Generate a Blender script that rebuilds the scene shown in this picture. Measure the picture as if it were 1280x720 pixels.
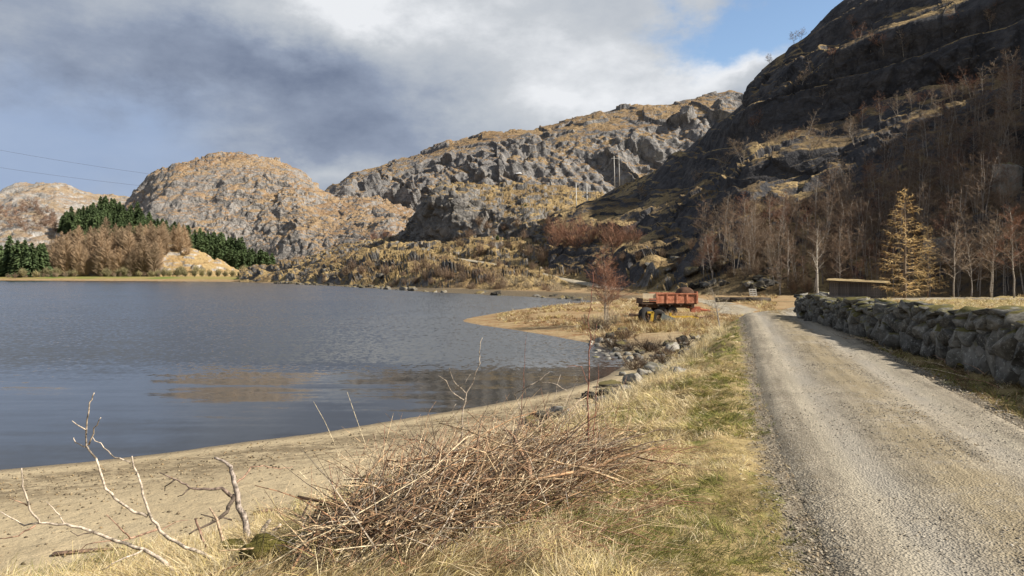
import bpy, math, random
import numpy as np
from mathutils import Vector, Matrix

for _o in list(bpy.data.objects):
    bpy.data.objects.remove(_o)
S = bpy.context.scene
COL = S.collection
random.seed(7)
rng = np.random.default_rng(11)

# ------------------------------------------------------------------ camera, sky, sun, exposure
CZ, HZ, F = 3.3, 343.0, 920.0            # eye height above the lake, horizon row, focal length in photo pixels
cam = bpy.data.cameras.new('camera')
cam.sensor_width = 36.0
cam.lens = 36.0 * F / 1280.0
cam.shift_y = -(360.0 - HZ) / 1280.0
cam.clip_start, cam.clip_end = 0.05, 12000.0
camo = bpy.data.objects.new('camera', cam)
COL.objects.link(camo)
camo.location = (0, 0, CZ)
camo.rotation_euler = (math.radians(90), 0, 0)
S.camera = camo

SUN_EL = math.radians(36.0)
SUN_AZ = math.radians(107.0)             # clockwise from +Y: from the right, a little behind
sv = Vector((math.sin(SUN_AZ) * math.cos(SUN_EL), math.cos(SUN_AZ) * math.cos(SUN_EL), math.sin(SUN_EL)))
sl = bpy.data.lights.new('sun', 'SUN')
sl.energy, sl.angle, sl.color = 5.0, math.radians(0.55), (1.0, 0.93, 0.82)
so = bpy.data.objects.new('sun', sl)
COL.objects.link(so)
so.rotation_euler = sv.to_track_quat('Z', 'Y').to_euler()
so.location = (60, -20, 60)

S.view_settings.view_transform = 'Standard'
S.view_settings.look = 'None'
S.view_settings.exposure = 0.85
S.view_settings.gamma = 1.0
S.cycles.max_bounces = 5
S.cycles.diffuse_bounces = 2
S.cycles.glossy_bounces = 2
S.cycles.transmission_bounces = 1
S.cycles.transparent_max_bounces = 4
S.view_settings.use_curve_mapping = False


class NT:
    """small helper to write node trees"""
    def __init__(self, tree):
        self.t, self.n, self.l = tree, tree.nodes, tree.links

    def new(self, typ, **kw):
        n = self.n.new(typ)
        for k, v in kw.items():
            setattr(n, k, v)
        return n

    def put(self, sock, v):
        if v is None:
            return
        if hasattr(v, 'is_output'):
            self.l.new(v, sock)
        else:
            if isinstance(v, (tuple, list)) and len(v) == 3 and sock.type == 'RGBA':
                v = (*v, 1)
            sock.default_value = v

    def m(self, op, a, b=None, c=None, clamp=False):
        n = self.new('ShaderNodeMath', operation=op, use_clamp=clamp)
        for s, v in zip(n.inputs, (a, b, c)):
            self.put(s, v)
        return n.outputs[0]

    def vm(self, op, a, b=None):
        n = self.new('ShaderNodeVectorMath', operation=op)
        self.put(n.inputs[0], a)
        if op == 'SCALE':
            self.put(n.inputs[3], b)
        elif b is not None:
            self.put(n.inputs[1], b)
        return n.outputs['Value' if op in ('LENGTH', 'DOT_PRODUCT', 'DISTANCE') else 0]

    def mix(self, f, a, b, bt='MIX'):
        n = self.new('ShaderNodeMix', data_type='RGBA', blend_type=bt)
        self.put(n.inputs[0], f)
        self.put(n.inputs[6], a)
        self.put(n.inputs[7], b)
        return n.outputs[2]

    def noise(self, vec, scale, detail=4.0, rough=0.55, col=False, dist=0.0):
        n = self.new('ShaderNodeTexNoise')
        self.put(n.inputs['Vector'], vec)
        n.inputs['Scale'].default_value = scale
        n.inputs['Detail'].default_value = detail
        n.inputs['Roughness'].default_value = rough
        n.inputs['Distortion'].default_value = dist
        return n.outputs['Color' if col else 'Fac']

    def voro(self, vec, scale, feat='F1', out='Distance', rnd=1.0):
        n = self.new('ShaderNodeTexVoronoi', feature=feat)
        self.put(n.inputs['Vector'], vec)
        n.inputs['Scale'].default_value = scale
        n.inputs['Randomness'].default_value = rnd
        return n.outputs[out]

    def ss(self, v, a, b, lo=0.0, hi=1.0):
        n = self.new('ShaderNodeMapRange', interpolation_type='SMOOTHSTEP')
        self.put(n.inputs[0], v)
        for i, q in enumerate((a, b, lo, hi)):
            n.inputs[i + 1].default_value = q
        return n.outputs[0]

    def mul(self, vec, s):
        return self.vm('MULTIPLY', vec, s)

    def bump(self, h, strength=0.5, dist=0.1, normal=None):
        n = self.new('ShaderNodeBump')
        n.inputs['Strength'].default_value = strength
        n.inputs['Distance'].default_value = dist
        self.put(n.inputs['Height'], h)
        if normal is not None:
            self.put(n.inputs['Normal'], normal)
        return n.outputs[0]

    def attr(self, name):
        n = self.new('ShaderNodeAttribute', attribute_name=name)
        return n

    def pos(self):
        return self.new('ShaderNodeTexCoord').outputs['Object']

    def objrand(self):
        return self.new('ShaderNodeObjectInfo').outputs['Random']


# ---- world: physical sky with a broken cloud layer laid out by direction
W = bpy.data.worlds.new('World')
S.world = W
W.use_nodes = True
w = NT(W.node_tree)
for n_ in list(w.n):
    w.n.remove(n_)


def azel(px, py):
    return math.atan2(px - 640, F), math.atan2(HZ - py, math.hypot(F, px - 640))


dirv = w.new('ShaderNodeTexCoord').outputs['Generated']
sxyz = w.new('ShaderNodeSeparateXYZ')
w.l.new(dirv, sxyz.inputs[0])
wn = w.noise(w.mul(dirv, (1, 1, 1.6)), 5.5, 7, 0.6, col=True)
wsx = w.new('ShaderNodeSeparateXYZ')
w.l.new(wn, wsx.inputs[0])
az = w.m('ADD', w.m('ARCTAN2', sxyz.outputs[0], sxyz.outputs[1]), w.m('MULTIPLY', w.m('SUBTRACT', wsx.outputs[0], 0.5), 0.32))
el = w.m('ADD', w.m('ARCSINE', sxyz.outputs[2]), w.m('MULTIPLY', w.m('SUBTRACT', wsx.outputs[1], 0.5), 0.2))


def blob(px, py, sa, se):
    a, e = azel(px, py)
    p = w.m('POWER', w.m('DIVIDE', w.m('SUBTRACT', az, a), math.radians(sa)), 2.0)
    q = w.m('POWER', w.m('DIVIDE', w.m('SUBTRACT', el, e), math.radians(se)), 2.0)
    return w.m('EXPONENT', w.m('MULTIPLY', w.m('ADD', p, q), -1.0))


L = w.m('MULTIPLY_ADD', w.noise(w.mul(dirv, (1, 1, 2.0)), 4.6, 10, 0.6), 0.98, -0.05)
for px, py, sa, se, amp in ((440, -30, 9, 4.0, 0.48), (720, 70, 15, 11, 0.27), (275, 85, 12, 2.9, -0.33), (90, 60, 8, 4, -0.06),
                            (470, 165, 9, 3.8, -0.18), (850, 118, 10, 2.0, 0.16), (965, 80, 3.5, 1.6, 0.35), (400, 228, 4, 1.6, 0.22),
                            (60, 215, 12, 4.5, 0.10)):
    L = w.m('ADD', L, w.m('MULTIPLY', blob(px, py, sa, se), amp))
cr = w.new('ShaderNodeValToRGB')
els = cr.color_ramp.elements
els[0].position, els[0].color = 0.10, (0.17, 0.21, 0.30, 1)
els[1].position, els[1].color = 0.95, (0.80, 0.82, 0.85, 1)
for p_, c_ in ((0.34, (0.28, 0.33, 0.43, 1)), (0.56, (0.44, 0.48, 0.54, 1)), (0.75, (0.55, 0.58, 0.62, 1))):
    e_ = els.new(p_)
    e_.color = c_
w.l.new(L, cr.inputs[0])
sky = w.new('ShaderNodeTexSky', sky_type='NISHITA')
sky.sun_disc = False
sky.sun_elevation = SUN_EL
sky.sun_rotation = SUN_AZ
sky.air_density, sky.dust_density, sky.ozone_density = 1.0, 0.6, 1.5
blue = w.mix(1.0, sky.outputs[0], (0.17, 0.17, 0.17), 'MULTIPLY')
gap = blob(960, 30, 9.5, 3.8)
gap = w.m('ADD', gap, w.m('MULTIPLY', w.m('SUBTRACT', w.noise(w.mul(dirv, (1, 1, 2.2)), 6.0, 7, 0.6), 0.5), 0.9))
gapm = w.ss(gap, 0.25, 0.75)
hazy = w.ss(blob(20, 195, 15, 5.5), 0.15, 0.9, 0.0, 0.8)
col = w.mix(gapm, w.mix(hazy, cr.outputs[0], (0.33, 0.43, 0.62)), blue)
bg = w.new('ShaderNodeBackground')
w.l.new(col, bg.inputs[0])
bg.inputs[1].default_value = 0.58
wo = w.new('ShaderNodeOutputWorld')
w.l.new(bg.outputs[0], wo.inputs[0])


# ------------------------------------------------------------------ helpers
def P(px, py, d):
    """point seen at a photo pixel, d metres ahead"""
    return np.array([(px - 640.0) / F * d, d, CZ + (HZ - py) / F * d])


def tagit(o, label=None, cat=None, group=None, kind=None):
    if label: o['label'] = label
    if cat: o['category'] = cat
    if group: o['group'] = group
    if kind: o['kind'] = kind
    return o


def mesh_np(name, V, Fq, mats=None, smooth=False, attrs=None):
    """mesh from numpy arrays, faces all of one size"""
    V = np.ascontiguousarray(V, dtype=np.float32)
    Fq = np.ascontiguousarray(Fq, dtype=np.int32)
    me = bpy.data.meshes.new(name)
    nf, k = Fq.shape
    me.vertices.add(len(V))
    me.vertices.foreach_set('co', V.ravel())
    me.loops.add(nf * k)
    me.loops.foreach_set('vertex_index', Fq.ravel())
    me.polygons.add(nf)
    me.polygons.foreach_set('loop_start', np.arange(0, nf * k, k, dtype=np.int32))
    if smooth:
        me.polygons.foreach_set('use_smooth', np.ones(nf, dtype=bool))
    for an, av in (attrs or {}).items():
        av = np.asarray(av, dtype=np.float32)
        if av.ndim == 1:
            a = me.attributes.new(an, 'FLOAT', 'POINT')
            a.data.foreach_set('value', np.ascontiguousarray(av))
        else:
            a = me.attributes.new(an, 'FLOAT_COLOR', 'POINT')
            c4 = np.ones((len(av), 4), dtype=np.float32)
            c4[:, :3] = av
            a.data.foreach_set('color', c4.ravel())
    me.update(calc_edges=True)
    me.validate()
    if mats is not None:
        me.materials.append(mats)
    return me


def obj(name, me, parent=None, loc=None, rot=None, scale=None):
    o = bpy.data.objects.new(name, me)
    COL.objects.link(o)
    if parent is not None: o.parent = parent
    if loc is not None: o.location = loc
    if rot is not None: o.rotation_euler = rot
    if scale is not None: o.scale = scale if hasattr(scale, '__len__') else (scale,) * 3
    return o


class MB:
    """collects tris/quads of boxes, tubes and blobs for one mesh"""
    def __init__(self):
        self.v, self.f, self.c = [], [], []

    def add(self, vs, fs, col=None):
        b = len(self.v)
        self.v.extend([tuple(q) for q in vs])
        self.f.extend([tuple(i + b for i in q) for q in fs])
        self.c.extend([col or (1, 1, 1)] * len(vs))

    def box(self, c, s, rot=None, taper=1.0, col=None):
        vs = []
        for z in (-1, 1):
            k = taper if z > 0 else 1.0
            for x, y in ((-1, -1), (1, -1), (1, 1), (-1, 1)):
                p = Vector((x * s[0] / 2 * k, y * s[1] / 2 * k, z * s[2] / 2))
                if rot is not None: p = rot @ p
                vs.append((p.x + c[0], p.y + c[1], p.z + c[2]))
        self.add(vs, [(3, 2, 1, 0), (4, 5, 6, 7), (0, 1, 5, 4), (1, 2, 6, 5), (2, 3, 7, 6), (3, 0, 4, 7)], col)

    def tube(self, pts, rads, n=5, cap=True, col=None, rough=0.0):
        pts = [Vector(p) for p in pts]
        if not hasattr(rads, '__len__'): rads = [rads] * len(pts)
        vs, fs = [], []
        up = Vector((0.13, 0.37, 0.9)).normalized()
        for i, p in enumerate(pts):
            t = (pts[min(i + 1, len(pts) - 1)] - pts[max(i - 1, 0)])
            if t.length < 1e-9: t = Vector((0, 0, 1))
            t.normalize()
            a = t.cross(up)
            if a.length < 1e-3: a = t.cross(Vector((1, 0, 0)))
            a.normalize()
            b = t.cross(a)
            for k in range(n):
                th = 2 * math.pi * k / n
                r = rads[i] * (1 + (random.uniform(-rough, rough) if rough else 0))
                q = p + a * (math.cos(th) * r) + b * (math.sin(th) * r)
                vs.append((q.x, q.y, q.z))
        for i in range(len(pts) - 1):
            for k in range(n):
                fs.append((i * n + k, i * n + (k + 1) % n, (i + 1) * n + (k + 1) % n, (i + 1) * n + k))
        if cap:
            fs.append(tuple(reversed(range(n))))
            fs.append(tuple(range((len(pts) - 1) * n, len(pts) * n)))
        self.add(vs, fs, col)

    def cyl(self, c, axis, r, h, n=16, r2=None, col=None):
        a = Vector(axis).normalized() * (h / 2)
        c = Vector(c)
        self.tube([c - a, c + a], [r, r if r2 is None else r2], n, True, col)

    def mesh(self, name, mat, smooth=False, colors=False):
        me = bpy.data.meshes.new(name)
        me.from_pydata(self.v, [], self.f)
        if colors:
            a = me.attributes.new('tint', 'FLOAT_COLOR', 'POINT')
            c4 = np.ones((len(self.c), 4), dtype=np.float32)
            c4[:, :3] = np.array(self.c, dtype=np.float32)
            a.data.foreach_set('color', c4.ravel())
        if smooth:
            me.polygons.foreach_set('use_smooth', np.ones(len(me.polygons), dtype=bool))
        me.update()
        if mat: me.materials.append(mat)
        return me


def smooth01(x, a, b):
    t = np.clip((x - a) / (b - a), 0, 1)
    return t * t * (3 - 2 * t)


_T = rng.random((64, 64, 64)).astype(np.float32)


def vnoise(x, y, z):
    xi, yi, zi = np.floor(x).astype(int), np.floor(y).astype(int), np.floor(z).astype(int)
    fx, fy, fz = x - xi, y - yi, z - zi
    fx, fy, fz = [q * q * q * (q * (q * 6 - 15) + 10) for q in (fx, fy, fz)]
    xi, yi, zi = xi & 63, yi & 63, zi & 63
    x1, y1, z1 = (xi + 1) & 63, (yi + 1) & 63, (zi + 1) & 63
    a = _T[xi, yi, zi] * (1 - fx) + _T[x1, yi, zi] * fx
    b = _T[xi, y1, zi] * (1 - fx) + _T[x1, y1, zi] * fx
    c = _T[xi, yi, z1] * (1 - fx) + _T[x1, yi, z1] * fx
    d = _T[xi, y1, z1] * (1 - fx) + _T[x1, y1, z1] * fx
    return ((a * (1 - fy) + b * fy) * (1 - fz) + (c * (1 - fy) + d * fy) * fz) * 2 - 1


def fbm(x, y, z, scale, octs=5, gain=0.5, ridged=False):
    s, amp, tot = 0.0, 1.0, 0.0
    x, y, z = x * scale + 17.3, y * scale + 5.1, z * scale + 9.7
    for _ in range(octs):
        n = vnoise(x, y, z)
        s = s + amp * ((1 - 2 * np.abs(n)) if ridged else n)
        tot += amp
        amp *= gain
        x, y, z = x * 2.03 + 3.1, y * 2.03 + 1.7, z * 2.03 + 4.9
    return s / tot


def facet(x, y, z, scale, seed=0):
    """worley cells: distance ratio and a random value per cell, for blocky rock"""
    x, y, z = x * scale, y * scale, z * scale
    xi, yi, zi = np.floor(x).astype(int), np.floor(y).astype(int), np.floor(z).astype(int)
    f1 = np.full(x.shape, 9.0)
    f2 = np.full(x.shape, 9.0)
    cid = np.zeros(x.shape)
    for dx in (-1, 0, 1):
        for dy in (-1, 0, 1):
            for dz in (-1, 0, 1):
                a, b, c = (xi + dx + seed) & 63, (yi + dy) & 63, (zi + dz) & 63
                px = xi + dx + _T[a, b, c]
                py = yi + dy + _T[b, c, a]
                pz = zi + dz + _T[c, a, b]
                d = np.sqrt((px - x) ** 2 + (py - y) ** 2 + (pz - z) ** 2)
                m = d < f1
                f2 = np.where(m, f1, np.minimum(f2, d))
                cid = np.where(m, _T[a, c, b], cid)
                f1 = np.where(m, d, f1)
    return f1, f2 - f1, cid


def seg_dist(x, y, pts):
    """distance to a polyline and on which side (+ = right of travel)"""
    best = np.full(x.shape, 1e9)
    side = np.zeros(x.shape)
    for (ax, ay), (bx, by) in zip(pts[:-1], pts[1:]):
        dx, dy = bx - ax, by - ay
        l2 = dx * dx + dy * dy
        t = np.clip(((x - ax) * dx + (y - ay) * dy) / l2, 0, 1)
        d = np.hypot(x - ax - t * dx, y - ay - t * dy)
        s = np.sign((x - ax) * dy - (y - ay) * dx)
        m = d < best - 1e-9
        best = np.where(m, d, best)
        side = np.where(m, s, side)
    return best, side


def in_poly(x, y, pts):
    ins = np.zeros(x.shape, dtype=bool)
    n = len(pts)
    for i in range(n):
        (ax, ay), (bx, by) = pts[i], pts[(i + 1) % n]
        if ay == by: continue
        c = (ay > y) != (by > y)
        ins ^= c & (x < (bx - ax) * (y - ay) / (by - ay) + ax)
    return ins


def material(name, rough=0.9, spec=0.2):
    m = bpy.data.materials.new(name)
    m.use_nodes = True
    t = NT(m.node_tree)
    bs = [q for q in t.n if q.type == 'BSDF_PRINCIPLED'][0]
    bs.inputs['Roughness'].default_value = rough
    bs.inputs['Specular IOR Level'].default_value = spec
    return m, t, bs


def simple_mat(name, c1, c2, scale=8.0, rough=0.85, bump=0.3, bdist=0.02, rand=0.0, spec=0.2, detail=5):
    m, t, bs = material(name, rough, spec)
    p = t.pos()
    c = t.mix(t.ss(t.noise(p, scale, detail, 0.6), 0.35, 0.65), c1, c2)
    if rand:
        c = t.mix(1.0, c, t.mix(t.objrand(), (1 - rand,) * 3, (1 + rand * 0.6, 1 + rand * 0.55, 1 + rand * 0.5)), 'MULTIPLY')
    t.put(bs.inputs['Base Color'], c)
    if bump:
        t.put(bs.inputs['Normal'], t.bump(t.noise(p, scale * 2.5, 6, 0.65), bump, bdist))
    return m


def tint_mat(name, rough=0.8, scale=30.0, var=0.35, trans=0.0):
    """takes its colour from the mesh's own tint, with grain"""
    m, t, bs = material(name, rough, 0.15)
    a = t.attr('tint').outputs['Color']
    g = t.noise(t.pos(), scale, 4, 0.6)
    c = t.mix(1.0, a, t.mix(t.ss(g, 0.32, 0.66), (1 - var,) * 3, (1 + var * 0.6,) * 3), 'MULTIPLY')
    t.put(bs.inputs['Base Color'], c)
    if trans:
        tr = t.new('ShaderNodeBsdfTranslucent')
        t.put(tr.inputs[0], c)
        mx = t.new('ShaderNodeMixShader')
        mx.inputs[0].default_value = trans
        t.l.new(bs.outputs[0], mx.inputs[1])
        t.l.new(tr.outputs[0], mx.inputs[2])
        out = [q for q in t.n if q.type == 'OUTPUT_MATERIAL'][0]
        t.l.new(mx.outputs[0], out.inputs[0])
    return m

# ------------------------------------------------------------------ the lie of the land (lake level = 0)
def W2(px, py, z=0.0):
    d = (CZ - z) * F / (py - HZ)
    return ((px - 640.0) / F * d, d)


SHORE = [(-700, -60), (-90, -22), (-32, -3), (-15.5, 7.6), (-11.5, 10.4)] + [W2(*q) for q in (
    (0, 587), (100, 578), (200, 567), (300, 553), (400, 541), (500, 524), (600, 508), (700, 489), (755, 472), (782, 456), (772, 441),
    (742, 430), (690, 420), (640, 412), (600, 406.5), (576, 401.5), (585, 397.5), (619, 391.6), (652, 386), (699, 382), (745, 380.2),
    (752, 378), (737, 375.7), (690, 372.5), (634, 369.8), (590, 367.5), (540, 365.2), (480, 361.2), (420, 357.6), (375, 355.6), (340, 354), (318, 352.8),
    (250, 351.9), (150, 351.2), (60, 350.8), (0, 350.6), (-200, 350.2))] + [(-760, 330)]
BANK = [(-40, -22), (-14, -3), (-7.5, 3), (-4.2, 6.2), (-2.8, 7.5), (-1.65, 8.95), (.2, 11.8), (1.35, 14.4), (3.95, 20.3), (6.05, 25.6),
        (8.0, 30.7), (9.7, 36), (12.8, 41), (17, 49), (24, 58), (60, 75)]
RL_D = [-60, -10, 0, 4.15, 5.65, 7.2, 11.4, 18, 27.4, 34.8, 39, 48]
RL_X = [-16, -2.0, 0.74, 1.93, 2.32, 2.73, 3.97, 5.96, 8.8, 11.0, 12.9, 17.6]
ROADC = [(x + 1.22, d - 0.3) for x, d in zip(RL_X, RL_D)] + [(23.5, 52.5), (34, 57), (60, 62)]
ROADW = 1.28
TRACK = [(16.5, 44.5, 1.5), (14.5, 49, 1.42)] + [tuple(P(px, py, d)) for px, py, d in (
    (925, 378, 52), (893, 371.5, 66), (860, 368, 80), (800, 361.5, 110), (740, 356, 138), (700, 349, 152), (670, 341.5, 166),
    (640, 335, 180), (600, 328, 200), (560, 322, 220), (525, 318, 236), (500, 316, 246), (470, 316, 262))]
WALL = [(7.55, 6.6), (8.65, 12.3), (9.9, 19.5), (11.0, 25.5), (12.0, 30.2)]


def sdist(x, y):
    d, _ = seg_dist(x, y, SHORE + SHORE[:1])
    return np.where(in_poly(x, y, SHORE), -d, d)


def Hfull(x, y):
    x = np.asarray(x, dtype=float); y = np.asarray(y, dtype=float)
    sd = sdist(x, y)
    bd, bs_ = seg_dist(x, y, BANK)
    sb = bd * bs_
    beach = np.where(sd < 0, np.maximum(0.13 * sd, -4.0), np.minimum(0.085 * sd, 0.62) + np.clip((sd - 7) * 0.016, 0, 0.35))
    far = smooth01(y, 200, 330)
    beach = np.where(far > 0, beach * (1 - far) + far * np.where(sd < 0, beach, np.minimum(0.12 * sd, 2.0)), beach)
    wid = np.interp(y, [3, 7, 13, 20, 30, 46], [5.6, 5.2, 4.0, 2.8, 2.0, 6.7])
    k = 0.6 * smooth01(sb, -0.3, wid) + 0.4 * smooth01(sb, -0.3, wid * 0.55)
    rough = smooth01(sd, 0.5, 4)
    h = beach + (1.6 - beach) * k
    rd, _ = seg_dist(x, y, ROADC)
    rm = 1 - smooth01(rd, ROADW - 0.1, ROADW + 0.7)
    wd, ws = seg_dist(x, y, WALL)
    right = smooth01(sb, 3, 8) * smooth01(rd, ROADW, ROADW + 1.2)
    ditch = np.exp(-((wd - 0.75) / 0.55) ** 2) * (ws < 0) * 0.16
    h = h - ditch * smooth01(rd, ROADW, ROADW + 0.6) - right * 0.06
    z0 = np.zeros_like(x)
    bankm = np.exp(-((sb - 1.2) / 2.2) ** 2)
    n1 = fbm(x, y, z0, 0.8, 4)
    n2 = fbm(x, y, z0 + 7, 2.6, 3)
    h = h - 0.62 * smooth01(y, 46, 72) * smooth01(sb, 3, 8)
    grassy = smooth01(sb, -0.2, 0.6) * (1 - rm)
    near = 1 - smooth01(np.hypot(x, y), 60, 160)
    h = h + near * (grassy * (n1 * 0.09 + n2 * 0.045) + bankm * n1 * 0.10 + (1 - grassy) * rough * (n1 * 0.018 + n2 * 0.006))
    yard = smooth01(y, 34, 42) * (1 - smooth01(y, 90, 130)) * smooth01(sd, 1, 5)
    h = h + yard * (n1 * 0.05)
    h = h - rm * 0.05
    return h, sd, sb, rd


HGRIDS = []


def hgrid(x0, x1, y0, y1, st):
    xs, ys = np.arange(x0, x1 + st, st), np.arange(y0, y1 + st, st)
    gx, gy = np.meshgrid(xs, ys, indexing='ij')
    HGRIDS.append((x0, xs[-1], y0, ys[-1], st, Hfull(gx.ravel(), gy.ravel())[0].reshape(gx.shape)))


def H(x, y):
    """ground height at a point, from a stored grid"""
    if not HGRIDS:
        hgrid(-8, 20, 2, 40, 0.1)
        hgrid(-60, 130, -10, 120, 0.8)
        hgrid(-420, 130, 110, 500, 3.0)
    for x0, x1, y0, y1, st, g in HGRIDS:
        if x0 <= x < x1 - st and y0 <= y < y1 - st:
            u, v = (x - x0) / st, (y - y0) / st
            i, j = int(u), int(v)
            u, v = u - i, v - j
            return float((g[i, j] * (1 - u) + g[i + 1, j] * u) * (1 - v) + (g[i, j + 1] * (1 - u) + g[i + 1, j + 1] * u) * v)
    return float(Hfull(np.array([float(x)]), np.array([float(y)]))[0][0])


# ------------------------------------------------------------------ setting materials
def ground_material():
    m, t, bs = material('ground_mat', 0.95, 0.1)
    p = t.pos()
    sd = t.attr('sd').outputs['Fac']
    sb = t.attr('sb').outputs['Fac']
    rdn = t.attr('rd').outputs['Fac']
    n1 = t.noise(p, 0.7, 6, 0.6)
    n2 = t.noise(p, 6.0, 5, 0.6)
    n3 = t.noise(p, 45.0, 3, 0.6)
    n4 = t.noise(t.mul(p, (0.35, 1.0, 1.0)), 1.3, 6, 0.65)
    sand = t.mix(t.ss(n1, 0.35, 0.7), (0.44, 0.355, 0.225), (0.36, 0.285, 0.175))
    sand = t.mix(t.ss(n3, 0.45, 0.72), sand, (0.27, 0.22, 0.145))
    # drift line of dark debris above the water
    band = t.m('MULTIPLY', t.ss(sd, 0.5, 1.3), t.ss(t.m('ADD', sd, t.m('MULTIPLY', n4, 1.6)), 5.0, 3.2))
    band = t.m('MULTIPLY', band, t.ss(t.m('ADD', n2, n4), 0.78, 1.15))
    sand = t.mix(t.m('MULTIPLY', band, 0.9), sand, (0.155, 0.12, 0.075))
    sand = t.mix(t.m('MULTIPLY', t.ss(n4, 0.60, 0.72), 0.55), sand, (0.18, 0.135, 0.08))
    wet = t.ss(t.m('ADD', sd, t.m('MULTIPLY', n2, 0.25)), 0.75, 0.12)
    sand = t.mix(t.m('MULTIPLY', wet, 0.8), sand, (0.13, 0.10, 0.065))
    # spit and yard: browner
    sep = t.new('ShaderNodeSeparateXYZ')
    t.l.new(p, sep.inputs[0])
    yy = sep.outputs[1]
    spit = t.ss(yy, 31, 40)
    yardc = t.mix(t.ss(n4, 0.42, 0.6), (0.30, 0.215, 0.11), (0.20, 0.10, 0.038))
    yardc = t.mix(t.ss(n2, 0.52, 0.72), yardc, (0.36, 0.29, 0.19))
    sand = t.mix(t.m('MULTIPLY', spit, 0.85), sand, yardc)
    grass = t.mix(t.ss(n1, 0.4, 0.62), (0.33, 0.25, 0.12), (0.22, 0.165, 0.075))
    grass = t.mix(t.m('MULTIPLY', t.ss(n2, 0.55, 0.78), 0.7), grass, (0.13, 0.09, 0.05))
    grass = t.mix(t.ss(t.noise(p, 2.1, 4, 0.6), 0.53, 0.68), grass, (0.17, 0.165, 0.045))
    gm = t.ss(t.m('ADD', sb, t.m('MULTIPLY', t.m('SUBTRACT', n2, 0.5), 0.9)), -0.25, 0.3)
    c = t.mix(gm, sand, grass)
    shoulder = t.m('MULTIPLY', t.ss(t.m('ADD', rdn, t.m('MULTIPLY', t.m('SUBTRACT', n2, 0.5), 0.6)), 1.66, 1.46), 1.0)
    c = t.mix(shoulder, c, t.mix(t.ss(n3, 0.4, 0.65), (0.13, 0.105, 0.075), (0.27, 0.235, 0.18)))
    # wide far meadow
    far = t.ss(yy, 180, 240)
    farc = t.mix(t.ss(t.noise(p, 0.03, 4, 0.6), 0.42, 0.58), (0.25, 0.20, 0.075), (0.145, 0.17, 0.04))
    c = t.mix(t.m('MULTIPLY', far, t.ss(sd, 6, 10)), c, farc)
    rocky = t.m('MULTIPLY', t.ss(yy, 84, 94), t.m('MULTIPLY', t.ss(sd, 9, 5), t.ss(yy, 300, 270)))
    c = t.mix(rocky, c, t.mix(t.ss(n2, 0.4, 0.6), (0.07, 0.058, 0.042), (0.17, 0.13, 0.08)))
    t.put(bs.inputs['Base Color'], c)
    rr = t.m('SUBTRACT', 0.95, t.m('MULTIPLY', wet, 0.45))
    t.put(bs.inputs['Roughness'], rr)
    hh = t.m('ADD', t.m('MULTIPLY', n3, 0.3), t.m('ADD', t.m('MULTIPLY', n2, 1.0), t.m('MULTIPLY', t.noise(p, 130, 2, 0.5), 0.12)))
    hh = t.m('ADD', hh, t.m('MULTIPLY', t.ss(t.noise(p, 2.6, 3, 0.5), 0.35, 0.7), 0.45))
    t.put(bs.inputs['Normal'], t.bump(hh, 0.7, 0.06))
    return m


def gravel_material(name, ca, cb, strip):
    m, t, bs = material(name, 0.95, 0.12)
    p = t.pos()
    off = t.attr('off').outputs['Fac']
    n1 = t.noise(p, 0.8, 5, 0.6)
    n2 = t.noise(p, 7.0, 5, 0.62)
    v = t.voro(p, 55.0)
    n3 = t.noise(p, 70.0, 3, 0.6)
    c = t.mix(t.ss(n1, 0.36, 0.64), ca, cb)
    c = t.mix(t.m('MULTIPLY', t.ss(n3, 0.52, 0.72), 0.6), c, (0.15, 0.13, 0.105))
    vc = t.m('FRACT', t.m('MULTIPLY', t.voro(p, 55.0, out='Color'), 7.3))
    c = t.mix(1.0, c, t.mix(vc, (0.66, 0.65, 0.64), (1.3, 1.3, 1.28)), 'MULTIPLY')
    ao = t.m('ABSOLUTE', off)
    mid = t.ss(t.m('ADD', ao, t.m('MULTIPLY', t.m('SUBTRACT', n2, 0.5), 0.7)), 0.5, 0.12)
    mid = t.m('MULTIPLY', mid, t.ss(t.m('ADD', n1, n2), 0.75, 1.05))
    c = t.mix(t.m('MULTIPLY', mid, strip), c, t.mix(n2, (0.31, 0.255, 0.165), (0.22, 0.175, 0.105)))
    sx = t.new('ShaderNodeCombineXYZ')
    ysep = t.new('ShaderNodeSeparateXYZ')
    t.l.new(p, ysep.inputs[0])
    t.put(sx.inputs[0], t.m('MULTIPLY', off, 7.0))
    t.put(sx.inputs[1], t.m('MULTIPLY', ysep.outputs[1], 0.45))
    sk = t.noise(sx.outputs[0], 1.0, 5, 0.65)
    c = t.mix(1.0, c, t.mix(t.ss(sk, 0.32, 0.68), (0.78, 0.77, 0.75), (1.16, 1.15, 1.12)), 'MULTIPLY')
    # loose dark and pale stones at the margins
    edge = t.ss(ao, 0.95, 1.25)
    c = t.mix(t.m('MULTIPLY', edge, t.ss(n2, 0.48, 0.7)), c, (0.20, 0.165, 0.115))
    rut = t.m('MULTIPLY', t.ss(t.m('ABSOLUTE', t.m('SUBTRACT', ao, 0.68)), 0.26, 0.05), t.ss(n1, 0.25, 0.6))
    c = t.mix(t.m('MULTIPLY', rut, 0.5), c, (0.34, 0.312, 0.265))
    dust = t.m('MULTIPLY', t.ss(ao, 0.70, 0.86), t.ss(ao, 1.05, 0.92))
    c = t.mix(t.m('MULTIPLY', dust, 0.3), c, (0.40, 0.355, 0.27))
    t.put(bs.inputs['Base Color'], c)
    hh = t.m('ADD', t.m('MULTIPLY', v, 0.8), t.m('ADD', t.m('MULTIPLY', n2, 1.6), t.m('MULTIPLY', n3, 0.5)))
    t.put(bs.inputs['Normal'], t.bump(hh, 0.8, 0.02))
    return m


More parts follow.
